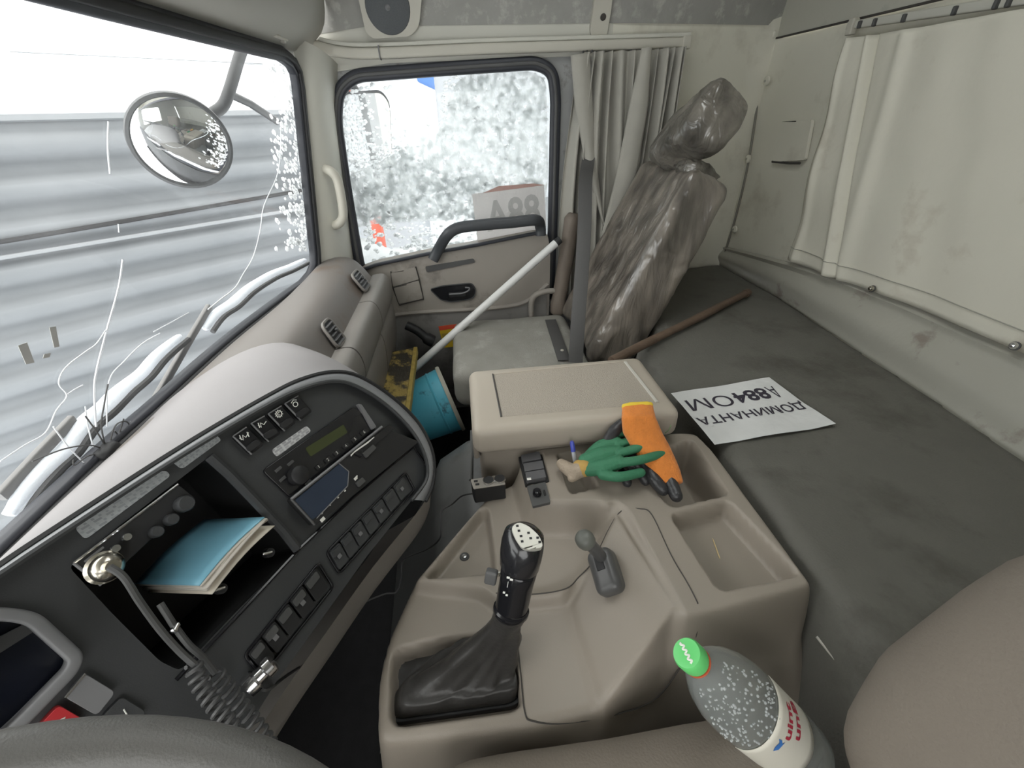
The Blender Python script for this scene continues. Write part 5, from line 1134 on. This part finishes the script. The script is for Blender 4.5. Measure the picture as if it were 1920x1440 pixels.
# folded far arm rest
arm = [ax((1074, 400), 1.70), ax((1062, 480), 1.70), ax((1048, 560), 1.69), ax((1046, 590), 1.69)]
obj('armrest', tube(smooth_path(arm, 6), [0.018] + [0.030] * 12 + [0.034] * 4 + [0.026, 0.016], 14), pm('arm_cloth', (0.17, 0.14, 0.115), 0.6, var=0.35, scale=22, stretch=(1, 1, 0.3), bump=0.4, bscale=60), seat, sharp=180)
obj('side_rail', tube(smooth_path([ax(p, 1.69) for p in ((997, 600), (996, 572), (1002, 555), (1020, 547), (1042, 545))], 6), 0.012, 10), 'door_plastic', seat)
obj('cushion_strap', sweep(smooth_path([V(*az(p, CZs + 0.004)[:2], CZs + 0.005) for p in ((1032, 600), (1044, 635), (1058, 676))], 5), rectprof(0.045, 0.003), (0, 0, 1)), pm('webbing', (0.075, 0.073, 0.072), 0.55, var=0.1, scale=200), seat)
obj('button_stud', xf(lathe([(0, 0.004), (0.005, 0.003), (0.007, 0)], 12), Matrix.Translation(tuple(V(*az((1054, 657), CZs + 0.006)[:2], CZs + 0.006)))), 'cream_plastic', seat)
# seat belt hanging in front of the backrest
sb = thing('seat_belt', 'dark grey seat belt hanging in front of the passenger backrest', 'seat belt', tuple(adep((1080, 670), 1.20)))
bl1 = [ax((1106, 190), 1.765), ax((1104, 285), 1.73), ax((1098, 340), 1.62), ax((1096, 420), 1.50), ax((1090, 520), 1.38), ax((1084, 600), 1.28), ax((1079, 680), 1.20)]
obj('webbing_strip', sweep(smooth_path(bl1, 6), rectprof(0.048, 0.003), _n(V(-1, 0.15, 0.25))), 'webbing', sb)
obj('anchor', xf(rbox((0.02, 0.05, 0.05), 0.008, 4), Matrix.Translation(tuple(ax((1107, 186), 1.775)))), 'soft_black', sb)
# ================================================================== outside the glass: convex mirror, door mirror, wipers
mr = thing('convex_mirror', 'round convex mirror hanging on a dark arm outside the windscreen', 'mirror', tuple(ay((342, 268), 0.80)))
mc = ay((342, 268), 0.80); mn = _n(_n(CAM - mc) + V(-0.28, -0.30, -0.42))
rm_ = 0.125
MMx = frame(mc, _n(np.cross(V(0, 0, 1), mn)), z=mn)
obj('glass', xf(lathe([(0.0, 0.024), (rm_ * .3, 0.0225), (rm_ * .6, 0.017), (rm_ * .85, 0.009), (rm_ * .94, 0.004), (rm_ * .94, 0.0), (0, 0.0)], 48), MMx), pm('mirror_glass', (0.85, 0.86, 0.87), 0.03, metal=1.0, var=0.0), mr, sharp=60)
obj('rim', xf(lathe([(rm_ * .93, 0.004), (rm_ * .96, 0.010), (rm_ * 1.02, 0.006), (rm_ * 1.03, -0.008), (rm_ * .9, -0.035), (rm_ * .5, -0.055), (0, -0.06)], 48), MMx), pm('mirror_rim', (0.035, 0.036, 0.037), 0.5), mr)
arm1 = [ay(p, y_) for p, y_ in (((462, 70), 0.70), ((448, 110), 0.72), ((430, 170), 0.75), ((418, 198), 0.78), ((400, 212), 0.81), ((384, 222), 0.83))]
obj('arm', tube(smooth_path(arm1, 6), 0.018, 12), 'mirror_rim', mr)
obj('brace', tube([ay((430, 176), 0.75), ay((470, 195), 0.74), ay((520, 228), 0.72)], 0.013, 10), 'mirror_rim', mr)
obj('clamp', xf(rbox((0.05, 0.05, 0.045), 0.012, 4), Matrix.Translation(tuple(ay((378, 220), 0.84)))), 'dark_grey', mr)
dm = thing('door_mirror', 'large rectangular door mirror behind the snowy side window', 'mirror', tuple(ax((690, 300), 2.05)))
dq = [(640, 172), (716, 168), (732, 190), (736, 270), (740, 400), (660, 410), (636, 330)]
dn_ = _n(V(-0.75, -0.66, 0))
d3 = fillet([apl(p, ax((690, 280), 2.05), dn_) for p in dq], 0.03, 4)
obj('housing', plate([p - dn_ * 0.004 for p in d3], thick=-dn_ * 0.08), 'soft_black', dm, bevel=0.01)
obj('mirror_face', plate([p * .95 + np.mean(d3, 0) * .05 for p in d3], thick=-dn_ * 0.006), 'mirror_glass', dm, smooth=False)
obj('bracket', tube([np.mean(d3, 0) + V(0.05, 0, 0.16), np.mean(d3, 0) + V(0.05, 0.12, 0.36)], 0.016, 8), 'soft_black', dm)

def wiper(label, snow_px, arm_px, r_):
    w = thing('wiper', label, 'wiper', tuple(on_ws(snow_px[0], 0.03)), 'windscreen wipers')
    P = smooth_path([on_ws(p, 0.032) for p in snow_px], 8); n = len(P)
    obj('blade', tube([p + V(0, -0.012, -0.004) for p in P], 0.006, 8), 'soft_black', w)
    rad = [r_ * (0.35 + 0.75 * math.sin(math.pi * min(1, max(0.04, i / (n - 1)))) ** 0.4 * (0.8 + 0.4 * float(vnoise([[i * 0.3, 1, 2]], 0.6)[0]))) for i in range(n)]
    obj('snow_cap', tube([p + V(0, 0.002, 0.006) for p in P], rad, 10), 'snow', w, sharp=180)
    obj('arm', sweep([on_ws(p, 0.045) for p in arm_px], rectprof(0.018, 0.010), _n(V(0, -1, -0.15))), pm('wiper_arm', (0.16, 0.155, 0.15), 0.5), w)
wiper('snow laden wiper blade rising from the repaired crack', [(25, 970), (55, 925), (95, 880), (130, 848), (165, 800), (200, 770), (235, 735), (270, 705), (300, 670), (342, 634)], [(137, 786), (70, 855), (0, 932)], 0.0125)
wiper('snow laden wiper blade nearest the windscreen pillar', [(388, 620), (410, 592), (440, 572), (470, 545), (510, 520), (545, 505), (575, 490)], [(392, 575), (345, 655), (292, 748)], 0.0120)

# ================================================================== steering wheel
so0 = V(-0.065, 0.235, 0.905); sn_ = _n(V(0, -0.5, 1.0)); pts = [apl(p, so0, sn_) for p in ((0, 1432), (290, 1404), (520, 1460))]
e1 = _n(np.cross(V(0, 1, 0.5), sn_) * -1); e1 = V(1, 0, 0); e2 = np.cross(sn_, e1)
uv = [((p - so0).dot(e1), (p - so0).dot(e2)) for p in pts]
(x1_, y1_), (x2_, y2_), (x3_, y3_) = uv
d_ = 2 * (x1_ * (y2_ - y3_) + x2_ * (y3_ - y1_) + x3_ * (y1_ - y2_))
ux = ((x1_**2 + y1_**2) * (y2_ - y3_) + (x2_**2 + y2_**2) * (y3_ - y1_) + (x3_**2 + y3_**2) * (y1_ - y2_)) / d_
uy = ((x1_**2 + y1_**2) * (x3_ - x2_) + (x2_**2 + y2_**2) * (x1_ - x3_) + (x3_**2 + y3_**2) * (x2_ - x1_)) / d_
wr_ = math.hypot(x1_ - ux, y1_ - uy); wc = so0 + e1 * ux + e2 * uy
print('wheel r', wr_, wc)
sw = thing('steering_wheel', 'dark grey steering wheel rim at the driver position', 'steering wheel', tuple(wc))
pm('wheel_skin', (0.12, 0.117, 0.11), 0.45, var=0.1, scale=30, bump=0.15, bscale=500)
obj('rim', tube([wc + wr_ * (math.cos(a) * e1 + math.sin(a) * e2) for a in np.linspace(0, 2 * math.pi, 97)[:-1]], 0.0185, 20, True), 'wheel_skin', sw, sharp=180)
obj('hub', xf(lathe([(0, 0.0), (0.075, -0.004), (0.085, -0.02), (0.06, -0.05), (0, -0.055)], 28), frame(wc - sn_ * 0.03, e1, z=sn_)), 'wheel_skin', sw)
for a in (math.radians(200), math.radians(-20 + 180 + 180 - 160), math.radians(270)):
    obj('spoke', xf(rbox((wr_, 0.03, 0.014), 0.006, 4), frame(wc - sn_ * 0.02 + wr_ * 0.5 * (math.cos(a) * e1 + math.sin(a) * e2), math.cos(a) * e1 + math.sin(a) * e2, z=sn_)), 'wheel_skin', sw)
obj('column', tube([wc - sn_ * 0.05, wc - sn_ * 0.45 + V(0, 0.1, 0)], 0.03, 12), 'soft_black', sw)

# ================================================================== driver's seat, bottle beside it
dsn = thing('driver_seat', 'brown grey driver seat with a worn cushion edge', 'seat', (-0.07, -0.15, 0.0))
pm('driver_cloth', (0.18, 0.155, 0.127), 0.8, var=0.08, scale=10, bump=0.2, bscale=300)
obj('cushion', xf(rbox((0.48, 0.46, 0.14), 0.05, (8, 10, 4), lambda P, N_: 0.005 * fbm(P, 9)), Matrix.Translation((-0.035, -0.13, 0.545))), 'driver_cloth', dsn, sharp=180)
obj('base', xf(rbox((0.34, 0.36, 0.40), 0.03, 3), Matrix.Translation((-0.09, -0.12, 0.22))), 'soft_black', dsn)
dl = math.radians(14); du = V(0, -math.sin(dl), math.cos(dl))
def bolster(g):
    out = []
    for p in g[0]:
        p = np.array(p); t = (p[2] + 0.17) / 0.34; w = 0.80 + 0.20 * min(1, max(0, t) * 2.6) ** 0.6 - 0.12 * max(0, t - 0.7); out.append(V(p[0] * w, p[1] + 0.02 * (abs(p[0]) / 0.22) ** 2 * (p[1] > 0), p[2]))
    return out, g[1]
bo2 = V(-0.055, -0.435, 0.845)
obj('backrest', xf(bolster(rbox((0.45, 0.13, 0.34), 0.06, (12, 6, 14))), frame(bo2, V(1, 0, 0), z=du)), 'driver_cloth', dsn, sharp=180)
pt_ = [V(*az(p, 0.606)[:2], 0.607) for p in ((1386, 1378), (1405, 1382), (1440, 1408), (1475, 1450), (1430, 1450), (1398, 1412))]
obj('torn_patch', plate(fillet(pt_, 0.006, 3), thick=(0, 0, -0.006)), pm('torn_foam', (0.24, 0.17, 0.10), 0.9, var=0.5, scale=60, dirt=((0.05, 0.04, 0.03), 0.55, 50, 0.1)), dsn, smooth=False, label='worn brown patch on the cushion corner')
obj('side_shield', xf(rbox((0.03, 0.34, 0.14), 0.012, 4), Matrix.Translation((0.215, -0.20, 0.42))), pm('shield_grey', (0.055, 0.055, 0.058), 0.4), dsn, sharp=180)
rl_ = thing('seat_rail', 'bright metal rail beside the driver seat', 'rail', tuple(adep((1570, 1400), 0.75)))
obj('bar', tube([adep((1535, 1412), 0.78), adep((1600, 1384), 0.76)], 0.006, 8), 'chrome', rl_)
obj('rod', tube([adep((1532, 1194), 0.66), adep((1582, 1256), 0.62)], 0.0025, 8), 'strip_light', rl_)

bt = thing('water_bottle', 'clear plastic bottle with a green cap wedged beside the driver seat', 'bottle', (0.18, -0.30, 0.6))
b1 = adep((1287, 1224), 0.432); b0_ = adep((1500, 1412), 0.575); ba = _n(b1 - b0_); BL = float(np.linalg.norm(b1 - b0_))
bx = _n(np.cross(ba, _n(CAM - b1))); BMx = frame(b0_, bx, z=ba)
print('bottle', BL)
R_b = 0.0435
m = bpy.data.materials.new('bottle_plastic'); m.use_nodes = True; q = m.node_tree.nodes['Principled BSDF']; q.inputs['Base Color'].default_value = (0.72, 0.76, 0.74, 1); q.inputs['Transmission Weight'].default_value = 0.82; q.inputs['Roughness'].default_value = 0.07; q.inputs['IOR'].default_value = 1.22
_tcn = m.node_tree.nodes.new('ShaderNodeTexNoise'); _tcn.inputs['Scale'].default_value = 9; _bpn = m.node_tree.nodes.new('ShaderNodeBump'); _bpn.inputs['Strength'].default_value = 0.15; m.node_tree.links.new(_tcn.outputs['Fac'], _bpn.inputs['Height']); m.node_tree.links.new(_bpn.outputs[0], q.inputs['Normal']); MATS['bottle_plastic'] = m
obj('body', xf(lathe([(0, 0.004), (0.030, 0.0), (R_b * .97, 0.010), (R_b, 0.02), (R_b, BL * .20), (R_b * .96, BL * .24), (R_b, BL * .28), (R_b, BL * .58), (R_b * .985, BL * .64), (R_b * .93, BL * .71), (R_b * .80, BL * .78), (R_b * .60, BL * .845), (R_b * .42, BL * .885), (R_b * .32, BL * .905), (0.0128, BL * .925), (0.0128, BL * .95), (0, BL * .95)], 40), BMx), 'bottle_plastic', bt, sharp=180)
cap = obj('cap', xf(lathe([(0.0, 0.0), (0.0150, 0.0), (0.0155, 0.002), (0.0155, 0.016), (0.0140, 0.019), (0.0, 0.0195)], 36), BMx @ Matrix.Translation((0, 0, BL * .945))), pm('green_cap', (0.13, 0.58, 0.17), 0.35, var=0.03), bt, sharp=50, label='bright green screw cap')
obj('cap_ring', xf(lathe([(0.0130, 0), (0.0152, 0), (0.0152, 0.003), (0.0130, 0.003)], 32), BMx @ Matrix.Translation((0, 0, BL * .932))), pm('orange_ring', (0.60, 0.12, 0.05), 0.4), bt)
sq_ = [V(0.0105 - 0.021 * t, 0.0016 * math.sin(26 * t) + 0.002 * (0.5 - t), 0) for t in np.linspace(0, 1, 50)]
ca_ = np.array(BMx.inverted().to_3x3() @ Vector((1, 0, 0.0))); ca_ = math.atan2(ca_[1], ca_[0])
obj('cap_print', xf(tube(sq_, 0.0011, 6), BMx @ Matrix.Translation((0, 0, BL * .945 + 0.0193)) @ Matrix.Rotation(ca_, 4, 'Z')), 'print_white', cap, smooth=False)
# cream label wrapped round the body
tocam_b = _n(CAM - (b0_ + ba * BL * .35)); tl_ = np.array(BMx.inverted().to_3x3() @ Vector(tuple(tocam_b))); th0 = math.atan2(tl_[1], tl_[0])
def on_b(th, h, r_=R_b + 0.0007): return V(r_ * math.cos(th0 + th), r_ * math.sin(th0 + th), h)
def lab(u, v):
    th = -1.30 + 2.55 * u; top = BL * (0.55 + 0.07 * u + 0.045 * math.sin(math.pi * u)); return on_b(th, BL * .30 * (1 - v) + top * v)
lb_ = obj('label', xf(grid(lab, 40, 8), BMx), pm('label_cream', (0.66, 0.64, 0.56), 0.45, var=0.02), bt, sharp=180, solid=0.0004, label='cream label with red lettering')
def wrap(g, th_c, h_c, rot):
    c_, s_ = math.cos(rot), math.sin(rot); vs2 = []
    for x, y, z in g[0]:
        X_, Y_ = x * c_ - y * s_, x * s_ + y * c_; vs2.append(on_b(th_c + X_ / R_b, h_c + Y_, R_b + 0.0014))
    return xf((vs2, g[1]), BMx)
pm('label_red', (0.42, 0.03, 0.06), 0.5); pm('label_blue', (0.05, 0.18, 0.50), 0.5)
obj('label_text', wrap(text_geo('uint', 0.023, None, bold=0.0006), 0.42, BL * .535, math.radians(6)), 'label_red', lb_, smooth=False)
obj('label_text', wrap(text_geo('unB', 0.024, None, bold=0.0006), 0.60, BL * .465, math.radians(6)), 'label_red', lb_, smooth=False)
bird = [(0, 0.003), (0.006, 0.006), (0.012, 0.004), (0.017, 0.009), (0.015, 0.001), (0.011, -0.003), (0.013, -0.007), (0.008, -0.004), (0.003, -0.003)]
obj('label_bird', wrap(([(x - 0.008, y, 0) for x, y in bird], [tuple(range(len(bird)))]), -0.20, BL * .545, math.radians(20)), 'label_blue', lb_, smooth=False)
dr = []
for k in range(220):
    th = RNG.uniform(-1.3, 1.0); h = BL * RNG.uniform(.62, .88); r_ = np.interp(h / BL, [.58, .64, .71, .78, .845, .885], [R_b, R_b * .985, R_b * .93, R_b * .80, R_b * .60, R_b * .42])
    dr.append(xf(ball(on_b(th, h, r_ + 0.0002), RNG.uniform(0.0007, 0.0017), 4), BMx))
o = obj('droplets', join(*dr), pm('droplet', (0.80, 0.83, 0.83), 0.04, var=0.0, trans=0.6, ior=1.33), bt); o['kind'] = 'stuff'

# ================================================================== things on console, bunk and floor
# white sheet with lettering
ps = thing('registration_sheet', 'white paper sheet lettered with a plate number lying on the bunk', 'paper sheet', tuple(az((1410, 770), 0.662)))
ZP = 0.6655
Pc = [V(*az(p, ZP)[:2], ZP) for p in ((1258, 737), (1442, 708), (1566, 797), (1340, 833))]
def sheet(u, v):
    p = (Pc[0] * (1 - u) + Pc[1] * u) * (1 - v) + (Pc[3] * (1 - u) + Pc[2] * u) * v
    return p + V(0, 0, 0.004 * float(fbm([[u * 4, v * 4, 0.3]], 1.0)[0]) + 0.002 * math.sin(9 * u + 4 * v) * 0.5 + 0.010 * max(0, u - 0.8) * max(0, v - 0.6) * 5)
obj('sheet', grid(sheet, 30, 22), pm('sheet_white', (0.66, 0.665, 0.66), 0.75, var=0.10, scale=22, detail=6, bump=0.3, bscale=40), ps, sharp=180)
pm('ink', (0.035, 0.03, 0.045), 0.7)
def on_sheet(g, uc, vc, wu, hv):
    xs_ = np.array([p[0] for p in g[0]]); ys_ = np.array([p[1] for p in g[0]]); x0, x1 = xs_.min(), xs_.max(); y0, y1 = ys_.min(), ys_.max()
    return [sheet(uc + wu * (0.5 - (x - x0) / (x1 - x0)), vc + hv * ((y - y0) / (y1 - y0) - 0.5)) + V(0, 0, 0.0008) for x, y in zip(xs_, ys_)], g[1]
for tx, u_, w_, bd in (('А', 0.880, 0.085, 0.0), ('884', 0.660, 0.32, 0.028), ('ОМ', 0.265, 0.41, 0.0)):
    obj('lettering', on_sheet(text_geo(tx, 1, None, bold=bd), u_ - 0.01, 0.30 + 0.01 * (u_ < 0.5), w_, 0.22), 'ink', ps, smooth=False)
obj('lettering', on_sheet(text_geo('ДОМИНАНТА', 1, None, bold=0.016), 0.50, 0.60, 0.96, 0.165), 'ink', ps, smooth=False)
# brown stick on the bunk
s0, s1 = V(*az((1165, 668), 0.675)[:2], 0.676), V(*az((1402, 549), 0.675)[:2], 0.676)
stk = thing('wooden_stick', 'brown wooden stick lying across the bunk', 'stick', tuple(s0))
sr = [0.0135 + 0.0015 * math.sin(i) * 0.5 for i in range(13)]
obj('shaft', tube([s0 * (1 - t) + s1 * t + V(0, 0, 0.001 * math.sin(9 * t)) for t in np.linspace(-0.06, 0.97, 13)], sr, 10), pm('stick_wood', (0.125, 0.085, 0.060), 0.6, var=0.3, scale=14, bump=0.4, bscale=50, stretch=(3, 1, 3)), stk, sharp=60)
obj('end_collar', tube([s0 * .03 + s1 * .97, s1], 0.0155, 10), 'stick_wood', stk)
# white pole leaning on the door
pa, pb_ = ax((1042, 456), 1.66), az((770, 697), 0.40)
pole = thing('white_pole', 'white plastic pole leaning from the footwell to the door', 'pole', tuple(pb_))
obj('shaft', tube([pb_ + (pb_ - pa) * 0.12, (pa + pb_) / 2, pa], 0.0155, 14), pm('pole_white', (0.66, 0.66, 0.65), 0.35, var=0.04), pole, sharp=60)
obj('end_cap', tube([pa, pa + _n(pa - pb_) * 0.022], 0.0150, 14), 'soft_black', pole)
# worn yellow board and blue bucket in the footwell
yb = thing('wooden_board', 'worn yellow painted wooden board standing in the footwell', 'board', tuple(az((735, 730), 0.36)))
q4 = [az((708, 664), 0.50), az((782, 651), 0.50), az((762, 812), 0.49), az((676, 770), 0.49)]
nb_ = _n(np.cross(q4[1] - q4[0], q4[3] - q4[0])); nb_ = nb_ if nb_[2] > 0 else -nb_
m = pm('worn_yellow', (0.36, 0.26, 0.07), 0.55, var=0.35, scale=40, dirt=((0.036, 0.030, 0.020), 0.43, 18, 0.10), bump=0.5, bscale=80, stretch=(0.5, 1.6, 1.0))
obj('plank', plate(fillet(q4, 0.008, 3), thick=-nb_ * 0.026), 'worn_yellow', yb, bevel=0.003)
obj('edge_lath', plate([q4[1] + nb_ * 0.003 + V(0, -0.001, 0), q4[1] + nb_ * 0.003 + V(0, 0.014, 0), q4[2] + nb_ * 0.003 + V(0, 0.014, 0), q4[2] + nb_ * 0.003 + V(0, -0.001, 0)], thick=-nb_ * 0.03), pm('bare_yellow', (0.40, 0.29, 0.07), 0.6, var=0.4, scale=60), yb, bevel=0.002)
bk_ = thing('blue_bucket', 'turquoise blue bucket lying on its side in the footwell', 'bucket', tuple(az((815, 770), 0.22)))
rc_ = adep((848, 746), 1.66); bcn = adep((722, 800), 1.62); bax = _n(rc_ - bcn); BKM = frame(rc_ - bax * 0.22 * 1.15, _n(np.cross(bax, V(0, 0, 1))), z=bax) @ Matrix.Scale(1.15, 4)
pm('blue_plastic', (0.09, 0.40, 0.52), 0.4, var=0.12, scale=10, dirt=((0.03, 0.10, 0.13), 0.60, 16, 0.1))
obj('body', xf(lathe([(0, 0.0), (0.088, 0.0), (0.094, 0.01), (0.112, 0.20), (0.112, 0.215), (0.107, 0.215), (0.104, 0.20), (0.088, 0.012), (0, 0.012)], 40), BKM), 'blue_plastic', bk_, sharp=50)
obj('band', xf(lathe([(0.108, 0.165), (0.111, 0.168), (0.112, 0.172), (0.109, 0.175)], 40), BKM), 'blue_plastic', bk_)
obj('rim', xf(lathe([(0.106, 0.206), (0.118, 0.206), (0.119, 0.214), (0.116, 0.219), (0.106, 0.219)], 40), BKM), pm('bucket_rim', (0.36, 0.35, 0.29), 0.6, var=0.2), bk_, sharp=50)
obj('lever', tube(smooth_path([ax((762, 610), 1.68), ax((782, 620), 1.67), ax((800, 634), 1.66), ax((812, 640), 1.66)], 4), [0.018] * 8 + [0.026] * 5, 12), 'soft_black', tag(thing('crank_knob', 'black window crank knob low on the passenger door', 'knob', tuple(ax((800, 632), 1.68))), None))
# pen in its slot
p1, p2 = az((1072, 827), 0.716), az((1079, 872), 0.668)
pen = thing('ballpoint_pen', 'ballpoint pen with a blue cap standing in the console slot', 'pen', tuple(p2)); pd = _n(p1 - p2)
obj('cap', tube([p1 - pd * 0.022, p1 - pd * 0.004, p1], [0.0050, 0.0046, 0.0034], 12), pm('pen_blue', (0.06, 0.08, 0.42), 0.3), pen, label='blue cap')
obj('barrel', tube([p1 - pd * 0.022, p2 - pd * 0.02], 0.0042, 12), pm('pen_clear', (0.60, 0.62, 0.66), 0.2), pen)
# toothpick in the tray
t0, t1 = on_con((1336, 1009), 0.002), on_con((1350, 1048), 0.002)
tp = thing('toothpick', 'single wooden toothpick lying in the console tray', 'toothpick', tuple(t1))
obj('shaft', tube([t0 * .85 + t1 * .15, t1 * .9 + t0 * .1], 0.0011, 8), pm('pick_wood', (0.62, 0.48, 0.27), 0.6), tp)
obj('pointed_tip', tube([t0, t0 * .85 + t1 * .15], [0.0003, 0.0011], 8), 'pick_wood', tp); obj('pointed_tip', tube([t1, t1 * .9 + t0 * .1], [0.0003, 0.0011], 8), 'pick_wood', tp)

# --- work gloves
def gz(p, z): return V(*az(p, z)[:2], z)
pm('knit_orange', (0.62, 0.20, 0.035), 0.9, var=0.22, scale=60, bump=0.6, bscale=260, sheen=0.2, stretch=(1, 1, 1)); pm('black_latex', (0.028, 0.028, 0.030), 0.36, var=0.2, scale=60, bump=0.25, bscale=160)
pm('green_latex', (0.035, 0.165, 0.085), 0.62, var=0.22, scale=22, bump=0.25, bscale=200, dirt=((0.03, 0.07, 0.045), 0.60, 22, 0.12)); pm('knit_beige', (0.34, 0.28, 0.215), 0.95, var=0.2, scale=70, bump=0.6, bscale=240); pm('knit_yellow', (0.70, 0.50, 0.05), 0.9, var=0.1)
og = thing('orange_glove', 'orange knit work glove with black coated fingers hanging into the bin', 'glove', tuple(gz((1230, 850), 0.68)))
def slab(pts, w, t, n=14):
    """flattened sleeve: centre points, half widths, half thicknesses, with across direction"""
    rings = []
    for i, (c, ac, hw, ht) in enumerate(pts):
        ac = _n(np.asarray(ac, float)); a0_ = pts[max(i - 1, 0)][0]; a1_ = pts[min(i + 1, len(pts) - 1)][0]; d = _n(a1_ - a0_); nn = _n(np.cross(ac, d))
        rings.append([c + ac * hw * math.copysign(abs(math.cos(2 * math.pi * k / 20)) ** 0.75, math.cos(2 * math.pi * k / 20)) + nn * ht * math.copysign(abs(math.sin(2 * math.pi * k / 20)) ** 0.8, math.sin(2 * math.pi * k / 20)) for k in range(20)])
    return loft(rings, True, True)
def acr(a, b, z): return gz(b, z) - gz(a, z)
cu_pts = []
for (l_, r__, z_, ht) in (((1166, 762), (1224, 759), 0.778, 0.010), ((1165, 785), (1229, 782), 0.768, 0.013), ((1168, 812), (1240, 808), 0.742, 0.016), ((1185, 840), (1252, 832), 0.720, 0.018), ((1205, 866), (1264, 858), 0.703, 0.017), ((1226, 890), (1275, 884), 0.690, 0.014), ((1246, 910), (1281, 906), 0.680, 0.011)):
    a_, b_ = gz(l_, z_), gz(r__, z_); cu_pts.append(((a_ + b_) / 2, b_ - a_, float(np.linalg.norm(b_ - a_)) / 2, ht))
obj('knit_back', fuse(slab(cu_pts, 0, 0), 0.0028, 3), 'knit_orange', og, sharp=180, label='orange ribbed knit')
obj('cuff_hem', fuse(slab([(cu_pts[0][0] + (cu_pts[0][0] - cu_pts[1][0]) * 0.12, cu_pts[0][1], cu_pts[0][2] * 1.01, 0.0105), (cu_pts[0][0], cu_pts[0][1], cu_pts[0][2] * 1.03, 0.0112), (cu_pts[0][0] * .8 + cu_pts[1][0] * .2, cu_pts[0][1], cu_pts[0][2] * 1.02, 0.0112)], 0, 0), 0.0025, 2), 'knit_yellow', og, sharp=180, label='yellow hem')
for path, rr2 in (([(1232, 868), (1252, 895), (1268, 930)], [0.013, 0.014, 0.012]), ([(1208, 872), (1226, 898), (1243, 918)], [0.013, 0.0135, 0.012]), ([(1190, 872), (1202, 888), (1210, 902)], [0.010, 0.0105, 0.0095]), ([(1165, 872), (1172, 890), (1176, 905)], [0.010, 0.0105, 0.0095])):
    zz = (0.690, 0.684, 0.676); obj('coated_finger', fuse(chain([gz(p, z_) for p, z_ in zip(path, zz)], rr2), 0.0022, 4), 'black_latex', og, sharp=180)
obj('coated_thumb', fuse(chain([gz((1172, 790), 0.745), gz((1152, 808), 0.732), gz((1135, 835), 0.712)], [0.010, 0.013, 0.011]), 0.0022, 4), 'black_latex', og, sharp=180)
obj('coated_palm', fuse(join(chain([gz((1160, 830), 0.700), gz((1185, 850), 0.692), gz((1215, 870), 0.688)], [0.014, 0.016, 0.014]), chain([gz((1150, 850), 0.690), gz((1175, 875), 0.684), gz((1205, 885), 0.682)], [0.012, 0.014, 0.012])), 0.0026, 5), 'black_latex', og, sharp=180)
obj('loose_thread', tube(smooth_path([gz((1247, 812), 0.735), gz((1254, 806), 0.745), gz((1258, 797), 0.750)], 4), 0.0008, 5), pm('thread_green', (0.10, 0.18, 0.08), 0.8), og)
gg_ = thing('green_glove', 'green coated work glove with a beige cuff lying over the orange one', 'glove', tuple(gz((1120, 865), 0.69)))
zf = 0.722
hand = [chain([gz((1100, 866), 0.700), gz((1128, 856), 0.706), gz((1160, 848), 0.712)], [0.018, 0.019, 0.014]), chain([gz((1100, 880), 0.698), gz((1130, 876), 0.704), gz((1160, 866), 0.712)], [0.014, 0.016, 0.014]), chain([gz((1104, 858), 0.700), gz((1128, 838), 0.710), gz((1156, 830), 0.716)], [0.013, 0.015, 0.013])]
fing = [[(1148, 822), (1170, 810), (1188, 800)], [(1158, 834), (1190, 824), (1217, 813)], [(1162, 850), (1202, 838), (1236, 826)], [(1160, 868), (1202, 862), (1242, 850)], [(1130, 890), (1162, 894), (1202, 886)]]
zz = [(0.716, 0.722, 0.722), (0.718, 0.724, 0.722), (0.718, 0.725, 0.722), (0.714, 0.720, 0.716), (0.702, 0.705, 0.703)]
fr_ = [[0.0092, 0.0086, 0.0080], [0.0090, 0.0085, 0.0079], [0.0092, 0.0088, 0.0082], [0.0092, 0.0089, 0.0084], [0.0104, 0.0096, 0.0088]]
hand += [chain([gz(p, z_) for p, z_ in zip(f_, z4)], r4) for f_, z4, r4 in zip(fing, zz, fr_)]
obj('coated_hand', fuse(join(*hand), 0.0016, 3), 'green_latex', gg_, sharp=180, label='green rubber coated hand')
obj('cuff_band', fuse(chain([gz((1096, 878), 0.697), gz((1087, 876), 0.694)], [0.0175, 0.0155]), 0.0022, 3), pm('knit_ochre', (0.42, 0.27, 0.08), 0.9, var=0.15, scale=80), gg_, sharp=180)
cz_ = [gz((1090, 880), 0.694), gz((1076, 884), 0.690), gz((1064, 878), 0.688), gz((1053, 870), 0.686)]
obj('knit_cuff', fuse(join(chain(cz_, [0.0165, 0.0155, 0.0135, 0.011]), chain([gz((1080, 890), 0.688), gz((1072, 896), 0.684)], [0.011, 0.009])), 0.0022, 3), 'knit_beige', gg_, sharp=180, label='beige knit cuff')
# crumbs in the gaiter recess
cr_ = []
for k in range(70):
    p = on_con((RNG.uniform(752, 822), RNG.uniform(1204, 1232)), 0.0); cr_.append(xf(box((0, 0, 0), (0.0016, 0.0012, 0.001)), Matrix.Translation((p[0], p[1], 0.5365)) @ Matrix.Rotation(RNG.uniform(0, 3), 4, 'Z')))
tag(obj('crumbs', join(*cr_), pm('crumb', (0.55, 0.53, 0.48), 0.8), smooth=False), 'pale crumbs scattered in the gear gaiter recess', 'crumbs', kind='stuff')
